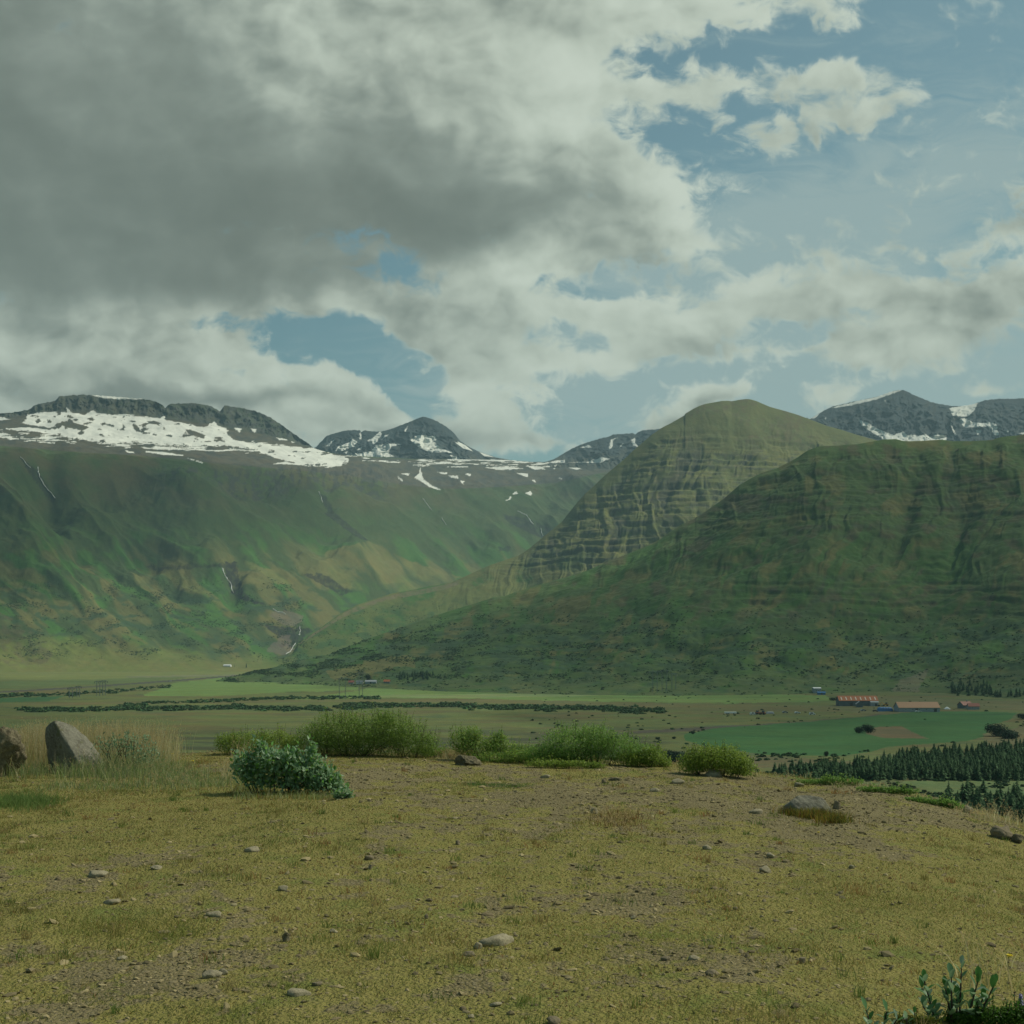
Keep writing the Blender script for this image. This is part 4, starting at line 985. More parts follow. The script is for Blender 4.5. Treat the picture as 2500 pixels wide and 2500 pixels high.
merge_conifers(mass, 'woodland', 'far rows of dark conifers at the back of the plantation')
merge_conifers([(q, RNG.uniform(.9, 1.7)) for q in hillw], 'woodland', 'small dark wood at the foot of the right hill behind the farm')
merge_conifers([(q, RNG.uniform(1.0, 1.8)) for q in nord], 'woodland', 'planted wood on the slope right of the red-roofed house')
q = on_floor(2401, 1934); o = bpy.data.objects.new('conifer_tree', con_me[2]); COL.objects.link(o); o.location = q; o.scale = (1.0, 1.0, .85)
tag(o, 'lone dark conifer standing in the meadow below the plantation', 'tree')
for u, v, s, lab in [(573, 1628, 1.2, 'slim dark tree left of a second one beside the far white farm'), (602, 1630, 2.6, 'tallest slim dark tree right of the far white farm')]:
    o = bpy.data.objects.new('conifer_tree', con_me[1]); COL.objects.link(o); o.location = surf(u, v, 'AF'); o.scale = (s * .6, s * .6, s); tag(o, lab, 'tree')


# round bushes and trees in the valley, each with a trunk and a crown
def round_tree(u, v, w, h, label, kind='tree', col=(0.024, 0.046, 0.024), n=900, names='F', lobes=6):
    base = on_floor(u, v) if names == 'F' else surf(u, v, names)
    pm = base.y / F; w *= pm; h *= pm
    root = empty('round_tree' if kind == 'tree' else 'field_bush', base); tag(root, label, kind)
    bm = bmesh.new(); add_bar(bm, (0, 0, -0.3), (0, 0, h * .45), h * .05, h * .03, 6)
    tops = []
    for k in range(lobes):
        a = random.uniform(0, 6.28); x = math.cos(a) * w * .28 * random.uniform(.3, 1); y = math.sin(a) * w * .2; z = h * random.uniform(.22, .55)
        tops.append((x, y, z, random.uniform(.34, .46))); add_bar(bm, (0, 0, h * .12), (x, y, z), h * .03, h * .01, 4)
    bm_obj('trunk', bm, M_WOOD, root)
    N = n; k = RNG.integers(0, lobes, N); T_ = np.array(tops)
    d = rand_unit(N, .15); r = RNG.uniform(.55, 1.05, N)
    rad = np.stack([T_[k, 3] * w, T_[k, 3] * w, T_[k, 3] * h * .95], 1)
    p = T_[k, :3] + d * rad * r[:, None]; p[:, 2] = np.abs(p[:, 2]) + h * .03
    ax = rand_unit(N); ax -= (ax * d).sum(1)[:, None] * d; ax /= np.linalg.norm(ax, axis=1)[:, None]
    sz = np.full(N, max(.2, w * .075)) * RNG.uniform(.7, 1.3, N)
    cc = np.array(col)[None] * RNG.uniform(.6, 1.5, (N, 1))
    tri_leaves(p, d, ax, sz * 1.2, sz, cc, 'crown', M_SCRUB, root)
    return root


round_tree(2098, 1789, 22, 18, 'left half of the dark bush standing on the brown island in the green field', 'bush')
round_tree(2120, 1788, 30, 28, 'taller right half of the dark bush on the brown island in the green field', 'bush')
round_tree(2019, 1845, 13, 15, 'small round dark bush at the lower edge of the green field', 'bush')
round_tree(2432, 1796, 48, 34, 'large rounded dark tree at the right edge of the green field')
round_tree(2462, 1802, 50, 26, 'low wide bush beside the large rounded tree at the right edge', 'bush')
round_tree(2498, 1756, 26, 16, 'dark bush at the right edge of the picture above the rounded trees', 'bush')
round_tree(1655, 1866, 70, 36, 'dark clump of bushes behind the knoll right of the long willow thicket', 'bush', n=1400, lobes=9)
round_tree(1620, 1850, 50, 22, 'low dark bush left of the clump behind the knoll', 'bush')
round_tree(1506, 1803, 15, 9, 'tiny round bush in the brown field beside a pale streak', 'bush')
round_tree(1606, 1804, 10, 7, 'tiny bush right of the pale streak in the brown field', 'bush')
round_tree(1645, 1803, 10, 7, 'second tiny bush right of the pale streak in the brown field', 'bush')
round_tree(1692, 1792, 12, 9, 'tiny bush at the left corner of the green field', 'bush')
round_tree(897, 1661, 19, 18, 'round tree above the grey farm houses in mid valley', names='DF', n=500)
round_tree(2033, 1710, 20, 8, 'dark bush at the left end of the orange-roofed barn', 'bush', n=400)

# ------------------------------------------------------------------ farm buildings
M_ORANGE = plain_mat('orange_roof_sheet', (0.34, 0.12, 0.04), .6, .15, .5, c2=(0.24, 0.09, 0.04))
M_TAN = plain_mat('tan_roof_sheet', (0.33, 0.19, 0.10), .6, .08, .4, c2=(0.27, 0.16, 0.09))
M_GREYW = plain_mat('weathered_grey_wall', (0.15, 0.18, 0.185), .85, .2, .6)
M_PALEW = plain_mat('pale_grey_wall', (0.32, 0.35, 0.36), .8, .12, .5)
M_WHITE = plain_mat('white_paint', (0.70, 0.72, 0.70), .6, .06, .8)
M_BLUE = plain_mat('blue_sheet', (0.045, 0.16, 0.34), .5, .12, .6)
M_GLASS = plain_mat('dark_window', (0.03, 0.035, 0.04), .15, .05, 2, spec=.6)
M_SKYL = plain_mat('translucent_roof_panel', (0.58, 0.56, 0.47), .4, .05, 2)
M_RED = plain_mat('red_roof_sheet', (0.24, 0.085, 0.055), .6, .12, .8)
M_DOOR = plain_mat('dark_door', (0.09, 0.09, 0.085), .8, .1, 2)
M_STEEL = plain_mat('galvanised_steel', (0.24, 0.27, 0.26), .5, .1, 1, .5)
M_TYRE = plain_mat('rubber', (0.02, 0.02, 0.02), .9, .05, 4)
M_YEL = plain_mat('yellow_paint', (0.55, 0.27, 0.04), .5, .1, 2)


def house(name, base, w, d, hw, hr, wall, roof, label, rz=0.0, wins=0, doors=(), sky=0, chim=False, group=None, cat='barn'):
    root = empty(name, base, rz); tag(root, label, cat, group)
    bm = bmesh.new(); add_prism(bm, [(-d / 2, -0.8), (d / 2, -0.8), (d / 2, hw), (0, hw + hr - .12), (-d / 2, hw)], -w / 2, w / 2)
    bm_obj('wall', bm, wall, root)
    e = .45; k = hr / (d / 2); t = .16
    bm = bmesh.new()
    add_prism(bm, [(-d / 2 - e, hw - e * k + .02), (0, hw + hr + .02), (d / 2 + e, hw - e * k + .02), (d / 2 + e, hw - e * k + .02 + t), (0, hw + hr + .02 + t), (-d / 2 - e, hw - e * k + .02 + t)], -w / 2 - e, w / 2 + e)
    rf = bm_obj('roof', bm, roof, root)
    for i in range(sky):
        x = -w / 2 + w * (i + .55) / sky; bm = bmesh.new()
        y0, y1 = -d / 2 + .7, -d / 2 + d * .36
        z0 = hw + (y0 + d / 2) * k + t + .05; z1 = hw + (y1 + d / 2) * k + t + .05
        add_prism(bm, [(y0, z0), (y1, z1), (y1, z1 + .06), (y0, z0 + .06)], x - .38, x + .38); bm_obj('skylight', bm, M_SKYL, rf)
    for i in range(wins):
        x = -w / 2 + w * (i + 1) / (wins + 1); bm = bmesh.new(); add_box(bm, x - .55, x + .55, -d / 2 - .05, -d / 2 + .1, hw * .38, hw * .72)
        f = bm_obj('window', bm, M_WHITE, root); bm = bmesh.new(); add_box(bm, x - .42, x + .42, -d / 2 - .09, -d / 2 - .051, hw * .43, hw * .67); bm_obj('pane', bm, M_GLASS, f)
    for x, dw, dh in doors:
        bm = bmesh.new(); add_box(bm, x - dw / 2, x + dw / 2, -d / 2 - .08, -d / 2 + .1, -0.2, dh); bm_obj('door', bm, M_DOOR, root)
    if chim:
        bm = bmesh.new(); add_box(bm, w * .2 - .35, w * .2 + .35, -.35, .35, hw + hr - .5, hw + hr + 1.0); bm_obj('chimney', bm, M_PALEW, rf)
    return root


house('long_barn', on_floor(2092, 1722), 32, 13, 4.4, 3.7, M_GREYW, M_ORANGE, 'long grey barn with a weathered orange roof and pale roof panels', wins=0, doors=((-6, 2.4, 2.8),), sky=8, rz=math.radians(-2))
house('shed', on_floor(2098, 1725), 9, 5, 2.6, 2.0, M_GREYW, M_PALEW, 'small grey gabled shed in front of the orange-roofed barn', rz=math.radians(78), doors=((0, 1.5, 2.0),), cat='shed')
house('lean_to', on_floor(2134, 1723.5), 6, 4, 3.2, .8, M_PALEW, M_PALEW, 'pale lean-to at the right end of the orange-roofed barn', cat='shed', doors=((1, 1.6, 2.2),))
house('long_barn', on_floor(2238, 1737), 30.5, 12, 3.0, 3.9, M_PALEW, M_TAN, 'long low barn with a smooth tan roof beside the green field', wins=5, doors=((12, 2.2, 2.3), (-2, 2.2, 2.3)), rz=math.radians(1))
house('farmhouse', on_floor(2356, 1729), 9, 7, 2.8, 2.6, M_GREYW, M_RED, 'low farmhouse with a dull red roof right of the tan barn', wins=2, rz=math.radians(20), chim=True, cat='house')
house('farmhouse', on_floor(2376, 1731), 8, 6, 2.6, 2.2, M_PALEW, M_RED, 'red-roofed annexe with a white front right of the low farmhouse', wins=2, rz=math.radians(-8), cat='house')
house('tower_house', surf(1994, 1692, 'DF'), 8.0, 8, 5.2, .9, M_PALEW, M_WHITE, 'square pale grey building standing alone above the barns', wins=2, doors=((2, 1.4, 2.1),), cat='house')
house('blue_shed', surf(2005, 1696, 'DF'), 8.0, 5, 2.2, .9, M_BLUE, M_BLUE, 'small bright blue shed at the foot of the square pale building', cat='shed', doors=((0, 1.6, 1.9),))
house('farmhouse', surf(556, 1627, 'AF'), 20, 9, 2.6, 2.6, M_WHITE, M_WHITE, 'white farm building lying far off at the foot of the left mountain', wins=3, rz=math.radians(-10), cat='house')
house('farmhouse', surf(945, 1668, 'DF'), 8, 6, 2.4, 2.4, M_GREYW, M_ORANGE, 'small house with an orange roof right of the round tree in mid valley', wins=2, chim=True, cat='house')
house('farmhouse', surf(858, 1669, 'DF'), 7, 6, 2.0, 2.4, M_PALEW, M_RED, 'small red-roofed house at the left end of the mid valley farm', wins=2, cat='house')
house('farm_shed', surf(906, 1669, 'DF'), 15, 7, 2.8, 1.8, M_PALEW, M_PALEW, 'long grey farm shed under the round tree in mid valley', doors=((0, 2, 2.2),), cat='shed')
house('farm_shed', surf(878, 1669, 'DF'), 9, 6, 2.4, 1.8, M_WHITE, M_GREYW, 'white shed with a grey roof between the red-roofed house and long grey shed', wins=1, cat='shed')


def tarp_stack(base, w, d, h, mat, label, name='covered_stack', cat='covered stack', peak=False):
    bm = bmesh.new(); nx = 14; ny = 7; g = {}
    for i in range(nx + 1):
        for j in range(ny + 1):
            a = -1 + 2 * i / nx; b = -1 + 2 * j / ny
            if peak: z = h * (1 - abs(a) ** 1.3) * (1 - abs(b) ** 2) ** .6
            else: z = h * min(1, (1 - abs(a) ** 9)) * (1 - abs(b) ** 4)
            z += random.uniform(-.1, .1) * h * .5 if 0 < i < nx and 0 < j < ny else -0.4
            g[i, j] = bm.verts.new((a * w / 2, b * d / 2, z))
    for i in range(nx):
        for j in range(ny): bm.faces.new((g[i, j], g[i + 1, j], g[i + 1, j + 1], g[i, j + 1]))
    bmesh.ops.contextual_create(bm, geom=[g[i, 0] for i in range(nx + 1)][::-1])
    o = bm_obj(name, bm, mat, None, False); o.location = base; tag(o, label, cat); return o


tarp_stack(on_floor(2160, 1736), 12.5, 5, 3.1, M_BLUE, 'long stack under bright blue sheeting left of the tan barn')
tarp_stack(on_floor(2312, 1731), 5.0, 4, 1.9, M_WHITE, 'pointed white tarpaulin heap right of the tan barn', 'tarpaulin_heap', 'heap', True)


def car(base, rz, mat, label, van=False, name='parked_car', group='vehicles parked around the farm', L=4.3, cat='car'):
    root = empty(name, base, rz); tag(root, label, cat, group)
    h = 1.9 if van else 1.42
    prof = [(-L / 2, .35), (-L / 2, .85), (-L / 2 + .15, 1.0)] + ([(-L / 2 + .25, h), (L / 2 - 1.1, h)] if van else [(-L / 2 + .7, h), (L / 2 - 1.9, h)]) + [(L / 2 - 1.15, .98), (L / 2 - .1, .85), (L / 2, .6), (L / 2, .35)]
    bm = bmesh.new(); A = [bm.verts.new((x, -.85, z)) for x, z in prof]; B = [bm.verts.new((x, .85, z)) for x, z in prof]; n = len(prof)
    for k in range(n): bm.faces.new((A[k], A[(k + 1) % n], B[(k + 1) % n], B[k]))
    bm.faces.new(A[::-1]); bm.faces.new(B)
    bm_obj('body', bm, mat, root)
    for s in (-1, 1):
        bm = bmesh.new(); add_box(bm, -L / 2 + .75, L / 2 - 1.65, s * .87 - .012, s * .87 + .012, .98, h - .12); bm_obj('side_window', bm, M_GLASS, root)
    for x in (-L * .3, L * .3):
        for s in (-1, 1):
            bm = bmesh.new(); add_bar(bm, (x, s * .7, .33), (x, s * .92, .33), .33, .33, 12); bm_obj('wheel', bm, M_TYRE, root)
    return root


car(on_floor(2108, 1736), .1, M_PALEW, 'silver car parked in front of the orange-roofed barn')
car(on_floor(2137, 1737), -.3, M_DOOR, 'dark pickup at the left end of the blue covered stack')
car(on_floor(1947, 1741), .2, M_WHITE, 'white car at the right end of the row of farm machines')
car(on_floor(1917, 1740), .1, M_PALEW, 'grey car left of the white car at the end of the machine row')
car(on_floor(1983, 1745), .0, M_WHITE, 'small white van nearest the road below the machine row', True)
car(on_floor(1838, 1745), .3, M_WHITE, 'white van among the red farm machines', True)
car(on_floor(2242, 1739), .0, M_WHITE, 'small white car parked against the front of the tan barn')
car(surf(417, 1664, 'FA') + Vector((0, 0, .3)), .2, M_WHITE, 'white car driving far off on the valley road')


def machine(base, rz, mat, label, arm=False):
    root = empty('farm_machine', base, rz); tag(root, label, 'farm machine')
    bm = bmesh.new(); add_box(bm, -1.8, 1.2, -.9, .9, .7, 1.7); add_box(bm, 1.2, 2.3, -.6, .6, .8, 1.5)
    bmesh.ops.bevel(bm, geom=bm.edges[:], offset=.12, segments=1, affect='EDGES'); bm_obj('body', bm, mat, root)
    bm = bmesh.new(); add_prism(bm, [(-.7, 1.7), (.7, 1.7), (.6, 2.9), (-.6, 2.9)], -1.2, .4); bm_obj('cab', bm, M_GLASS, root)
    for x, r in ((-1.1, .75), (1.5, .5)):
        for s in (-1, 1):
            bm = bmesh.new(); add_bar(bm, (x, s * .95, r), (x, s * 1.3, r), r, r, 12); bm_obj('wheel', bm, M_TYRE, root)
    if arm:
        bm = bmesh.new(); add_bar(bm, (1.8, 0, 1.4), (3.0, 0, 3.4), .18, .14); add_bar(bm, (3.0, 0, 3.4), (4.4, 0, 1.9), .14, .12); add_box(bm, 4.1, 4.9, -.5, .5, 1.2, 1.9); bm_obj('loader_arm', bm, mat, root)
    return root


machine(on_floor(2163, 1723), 2.8, M_YEL, 'yellow digger with raised arm between the two long barns', True)
machine(on_floor(1850, 1744), .2, M_RED, 'red tractor left of its neighbour in the row of farm machines')
machine(on_floor(1862, 1744), 2.6, M_RED, 'red tractor with a loader in the row of farm machines', True)
tr = empty('farm_trailer', on_floor(1783, 1744)); tag(tr, 'long white trailer at the left end of the row of farm machines', 'trailer')
bm = bmesh.new(); add_box(bm, -4.2, 4.2, -1.2, 1.2, .8, 1.9); bmesh.ops.bevel(bm, geom=bm.edges[:], offset=.06, segments=1, affect='EDGES'); bm_obj('body', bm, M_WHITE, tr)
for x in (-2.4, -1.2, 2.4):
    for s in (-1, 1):
        bm = bmesh.new(); add_bar(bm, (x, s * .9, .4), (x, s * 1.15, .4), .4, .4, 10); bm_obj('wheel', bm, M_TYRE, tr)
tarp_stack(on_floor(1880, 1742), 6, 3, 1.4, M_PALEW, 'low pale covered load in the row of farm machines', 'covered_load', 'covered load')


def pylon(u, vb, vt, width_px, leg_px, label, names='F'):
    base = on_floor(u, vb) if names == 'F' else surf(u, vb, names); k = base.y / F
    h = (vb - vt) * k; W = width_px * k / 2; g = leg_px * k / 2; ra = .17
    root = empty('electricity_pylon', base); tag(root, label, 'pylon', 'electricity pylons crossing the valley')
    for s in (-1, 1):
        bm = bmesh.new(); n = 9
        cor = [(-.45, -.45), (.45, -.45), (.45, .45), (-.45, .45)]
        def pt(c, t): return Vector((s * g * (1.0 - .12 * (1 - t)) + c[0] * (.5 + .5 * min(1, 3 * t)), c[1] * (.5 + .5 * min(1, 3 * t)), h * t))
        for c in cor: add_bar(bm, pt(c, -.02), pt(c, .95), ra * .6, ra * .5, 4)
        for i in range(n):
            for j in range(4):
                a = cor[j]; b = cor[(j + 1) % 4]
                if i % 2: a, b = b, a
                add_bar(bm, pt(a, .95 * i / n), pt(b, .95 * (i + 1) / n), ra * .3, ra * .3, 3)
        bm_obj('leg', bm, M_STEEL, root)
    bm = bmesh.new(); zt = h * .95; za = h * .88
    for y in (-.5, .5):
        add_bar(bm, (-W, y * .4, za + .5), (-g, y, zt), ra * .6, ra * .6, 4); add_bar(bm, (-g, y, zt), (g, y, zt), ra * .6, ra * .6, 4); add_bar(bm, (g, y, zt), (W, y * .4, za + .5), ra * .6, ra * .6, 4)
        add_bar(bm, (-W, y * .4, za + .4), (W, y * .4, za + .4), ra * .6, ra * .6, 4)
        for i in range(12):
            x0 = -W + 2 * W * i / 12; x1 = -W + 2 * W * (i + 1) / 12
            top = lambda x: zt if abs(x) < g else za + .5 + (zt - za - .5) * (W - abs(x)) / (W - g)
            add_bar(bm, (x0, y * .6, za + .4), ((x0 + x1) / 2, y * .6, top((x0 + x1) / 2)), ra * .35, ra * .35, 3); add_bar(bm, ((x0 + x1) / 2, y * .6, top((x0 + x1) / 2)), (x1, y * .6, za + .4), ra * .35, ra * .35, 3)
    for s in (-1, 1): add_bar(bm, (s * g, 0, zt), (s * g, 0, h * 1.04), ra * .5, ra * .3, 4)
    bm_obj('crossarm', bm, M_STEEL, root)
    for x in (-W * .95, 0, W * .95):
        bm = bmesh.new(); add_bar(bm, (x, 0, za + .4), (x, 0, za - 1.6), .16, .16, 5)
        for i in range(5): add_bar(bm, (x, 0, za - .1 - .3 * i), (x, 0, za - .18 - .3 * i), .3, .3, 6)
        bm_obj('insulator', bm, M_GLASS, root)


for a in [(836, 1706, 1652, 38, 16, 'steel pylon left of the mid valley farm, standing on two legs'), (881, 1703, 1637, 26, 9, 'slim tall pylon in front of the mid valley farm'),
          (173, 1704, 1677, 16, 8, 'leftmost small pylon in front of the far road'), (191, 1702, 1674, 16, 7, 'small pylon just right of the leftmost one'),
          (240, 1698, 1660, 20, 8, 'taller pylon of the left pair in front of the valley road'), (254, 1697, 1659, 18, 7, 'pylon touching the taller one of the left pair'),
          (1599, 1696, 1634, 34, 12, 'first pylon of the group below the right hill'), (1622, 1695, 1632, 34, 12, 'middle pylon of the group below the right hill'), (1645, 1694, 1640, 26, 10, 'last pylon of the group below the right hill')]:
    pylon(*a)

# ------------------------------------------------------------------ the knoll in the foreground
EDGE_V = [(-3000, 1860), (-200, 1852), (0, 1850), (300, 1846), (520, 1838), (700, 1836), (900, 1838), (1080, 1846), (1300, 1850), (1500, 1858), (1640, 1866), (1760, 1876), (1850, 1890), (1960, 1903), (2060, 1912), (2150, 1925), (2230, 1940), (2300, 1958), (2360, 1976), (2430, 1996), (2500, 2020), (2700, 2090), (3500, 2300)]
EDGE_Y = [(-3000, 21), (0, 21), (700, 21), (1300, 21), (1700, 20), (2000, 18.5), (2300, 17), (2500, 15.5), (2800, 13.5), (3500, 11)]
NEAR = 1.62


def knoll_h(x, y, rough=True):
    x = np.asarray(x, float); y = np.asarray(y, float)
    ye_ = np.maximum(y, 4.0); u = 1250 + F * x / ye_
    ve = cur(u, EDGE_V); Ye = cur(u, EDGE_Y)
    dE = (ve - H0) * Ye / F           # drop at the edge
    t = np.clip(y / Ye, 0, 1)
    z = -NEAR - (dE - NEAR) * t ** 1.6
    d = np.maximum(y - Ye, 0)
    z = z - d * d / (d + 5.0) * 0.62
    if rough:
        m = 1 - sstep(t, .9, 1.0) * 0.6
        z = z + (0.075 * fbm(x / 3.1, y / 3.1, 4, 601) + 0.028 * fbm(x / .8, y / .8, 3, 603)) * m + 0.004 * fbm(x / .12, y / .12, 3, 605)
        z = z + 0.5 * fbm(x / 14, y / 14, 3, 607) * sstep(d, 3, 15)
    return np.maximum(z + ZC, -4.0)


def uv_of(x, y, z): return 1250 + F * x / y, H0 - F * (z - ZC) / y


def on_knoll(u, v):
    """walk down the sight line to the ground of the knoll"""
    ys = np.linspace(4.2, 24, 4000); xs = (u - 1250) / F * ys; zl = ZC + (H0 - v) * ys / F
    d = zl - knoll_h(xs, ys); i = np.argmax(d <= 0)
    if d[i] > 0: i = np.argmin(np.abs(d))
    return Vector((xs[i], ys[i], float(knoll_h(xs[i:i + 1], ys[i:i + 1])[0])))


def grass_cover(x, y):
    """0 = bare gravel, 1 = closed turf"""
    yy = np.maximum(y, 4.0); z = knoll_h(x, y, False); u, v = uv_of(x, yy, z)
    n = fbm(x / 1.3, y / 1.9, 5, 611, .62) * .75 + 0.55 * fbm(x / .32, y / .42, 4, 613, .6) + .3 * fbm(x / .09, y / .12, 2, 615)
    b = 0.12 * np.ones_like(u)
    for (cu, cv, ru, rv, a) in [(1500, 1960, 800, 110, -.28), (2100, 1990, 330, 70, -.30), (850, 1880, 300, 30, -.1), (1700, 2350, 500, 60, -.28), (300, 2180, 300, 40, -.20), (200, 2350, 400, 60, -.15), (650, 2420, 300, 50, -.12),
                                (250, 1960, 420, 70, .45), (300, 2250, 260, 40, .30), (2300, 2250, 400, 200, .28), (1100, 2120, 600, 90, .02), (700, 1990, 260, 40, .3), (1900, 2470, 400, 60, -.05), (1000, 2400, 300, 60, .1), (1480, 1990, 120, 30, .2)]:
        b = b + a * np.exp(-((u - cu) / ru) ** 2 - ((v - cv) / rv) ** 2)
    return sstep(n * 0.95 + b, -0.40, 0.34)


def ground_mat():
    m, T, o = new_mat('knoll_ground')
    b = T.node('ShaderNodeBsdfPrincipled'); T.link(b.outputs[0], o.inputs[0])
    at = T.node('ShaderNodeAttribute', attribute_name='tone'); sp = T.node('ShaderNodeSeparateColor'); T.link(at.outputs['Color'], sp.inputs[0])
    geo = T.node('ShaderNodeNewGeometry'); P = geo.outputs['Position']
    vo = T.node('ShaderNodeTexVoronoi'); vo.inputs['Scale'].default_value = 38; vo.inputs['Randomness'].default_value = 1.0; T.link(P, vo.inputs['Vector'])
    vo2 = T.node('ShaderNodeTexVoronoi'); vo2.inputs['Scale'].default_value = 70; T.link(P, vo2.inputs['Vector'])
    s2 = T.node('ShaderNodeSeparateColor'); T.link(vo.outputs['Color'], s2.inputs[0])
    n1 = T.noise(P, 2.2, 7, .62); n2 = T.noise(P, 14, 6, .65); n3 = T.noise(P, 60, 4, .6)
    soil = T.mix(T.smooth(n1, .35, .65), (0.235, 0.20, 0.085, 1), (0.165, 0.14, 0.058, 1))
    soil = T.mix(T.smooth(n3, .35, .7), soil, (0.27, 0.22, 0.12, 1))
    stone = T.mix(s2.outputs[0], (0.16, 0.13, 0.07, 1), (0.30, 0.255, 0.15, 1))
    soil = T.mix(T.math('MULTIPLY', T.smooth(s2.outputs[1], .45, .6), T.smooth(vo.outputs['Distance'], .55, .35)), soil, stone)
    turf = T.mix(T.smooth(n2, .3, .7), (0.24, 0.225, 0.062, 1), (0.30, 0.255, 0.085, 1))
    turf = T.mix(T.smooth(n1, .5, .7), turf, (0.19, 0.21, 0.055, 1))
    turf = T.mix(T.smooth(n3, .55, .8), turf, (0.26, 0.225, 0.11, 1))
    g = T.smooth(T.math('MULTIPLY_ADD', T.math('SUBTRACT', n2, .5), .9, sp.outputs[0]), .28, .62)
    T.link(T.mix(g, soil, turf), b.inputs['Base Color']); b.inputs['Roughness'].default_value = .95; b.inputs['Specular IOR Level'].default_value = .1
    hgt = T.math('ADD', T.math('MULTIPLY', vo.outputs['Distance'], -.8), T.math('ADD', n3, T.math('MULTIPLY', n2, 1.2)))
    hgt = T.math('SUBTRACT', hgt, T.math('MULTIPLY', vo2.outputs['Distance'], .3))
    bn = T.node('ShaderNodeBump'); bn.inputs['Strength'].default_value = 1; bn.inputs['Distance'].default_value = .022
    T.link(hgt, bn.inputs['Height']); T.link(bn.outputs[0], b.inputs['Normal'])
    return m


def build_knoll():
    ys = np.concatenate([np.linspace(-14, 1.5, 24), 1.6 * np.exp(np.linspace(0, math.log(30 / 1.6), 620)), np.linspace(30.6, 140, 90)])
    ss = np.linspace(-1.0, 1.0, 760)
    Y = ys[:, None] * np.ones((1, len(ss))); X = ss[None, :] * (np.maximum(Y, 0) * 0.62 + 5.0)
    Z = knoll_h(X, Y)
    g = grass_cover(X, Y); g = np.where(Y > 23, .9, g)
    C = np.stack([g, g, g], -1)
    o = grid_mesh('ground', np.stack([X, Y, Z], -1), ground_mat(), C)
    tag(o, kind='structure')


build_knoll()


def blades(x, y, z, h, w, col, name, label, lean=.5, mat=None, face_cam=True, parent=None, tag_it=True):
    n = len(x); a = RNG.uniform(0, 6.283, n)
    sx = np.cos(a); sy = np.sin(a) * .6
    la = RNG.uniform(0, 6.283, n) ; lm = lean * np.abs(RNG.normal(.6, .4, n)) * h
    lx = np.cos(la) * lm; ly = np.sin(la) * lm
    B = np.stack([x, y, z], 1)
    S = np.stack([sx, sy, sx * 0], 1) * (w * .5)[:, None]
    Md = B + np.stack([lx * .35, ly * .35, h * .58], 1); Tp = B + np.stack([lx, ly, h], 1)
    V = np.stack([B - S, B + S, Md + S * .75, Md - S * .75, Tp], 1).reshape(-1, 3)
    b = np.arange(n)[:, None] * 5
    f = np.concatenate([b + np.array([[0, 1, 2]]), b + np.array([[0, 2, 3]]), b + np.array([[3, 2, 4]])], 0)
    cc = np.repeat(col, 5, 0)
    o = mesh_np(name, V, f, 3, mat or M_GRASS, cc, False, parent)
    if tag_it: tag(o, label, kind='stuff')
    return o


G_GREEN = np.array([0.175, 0.198, 0.052]); G_YEL = np.array([0.272, 0.226, 0.072]); G_STRAW = np.array([0.40, 0.325, 0.155]); G_RED = np.array([0.30, 0.16, 0.06]); G_BLUE = np.array([0.10, 0.165, 0.10])


def sample_knoll(n, y0=4.6, y1=22.5, power=1.0, half=.47):
    t = RNG.uniform(0, 1, n); y = (y0 ** (2 - power) + t * (y1 ** (2 - power) - y0 ** (2 - power))) ** (1 / (2 - power))
    x = RNG.uniform(-half, half, n) * y
    x += RNG.normal(0, .1, n)
    return x, y


def turf():
    x, y = sample_knoll(330000, 4.6, 22.3, .75)
    g = grass_cover(x, y); k = RNG.uniform(0, 1, len(x)) < g * .85 + .13
    x = x[k]; y = y[k]; g = g[k]; z = knoll_h(x, y) - .004
    n1 = fbm(x / .9, y / .9, 4, 621); n2 = fbm(x / 2.6, y / 3, 3, 623); n3 = fbm(x / .25, y / .25, 2, 627)
    tuft = sstep(n1 + .4 * n3, .12, .42)
    tone_ = fbm(x / 4.5, y / 6, 3, 629)
    h = RNG.uniform(.006, .017, len(x)) * (1 + 1.2 * tuft) * (.6 + .55 * g) * (1 + y * .012)
    w = RNG.uniform(.0022, .0045, len(x)) * (1 + y * .09)
    col = np.where((RNG.uniform(0, 1, len(x)) < np.clip(.40 + n2 * .9, .08, .8))[:, None], G_YEL, G_GREEN)
    r = RNG.uniform(0, 1, len(x)); col = np.where((r < .20)[:, None], G_STRAW * .85, col); col = np.where(((r > .95) | ((n1 < -.25) & (r > .7)))[:, None], G_RED, col)
    col = col * RNG.uniform(.86, 1.1, (len(x), 1)) * (1 + .35 * np.stack([tone_ * .9, tone_ * .5, tone_ * .4], 1))
    blades(x, y, z, h, w, col, 'short_grass', 'short yellow-green turf covering the knoll', 1.5)


turf()


def icos(sub=1):
    bm = bmesh.new(); bmesh.ops.create_icosphere(bm, subdivisions=sub, radius=1.0)
    V = np.array([v.co[:] for v in bm.verts]); Fc = np.array([[v.index for v in f.verts] for f in bm.faces]); bm.free(); return V, Fc


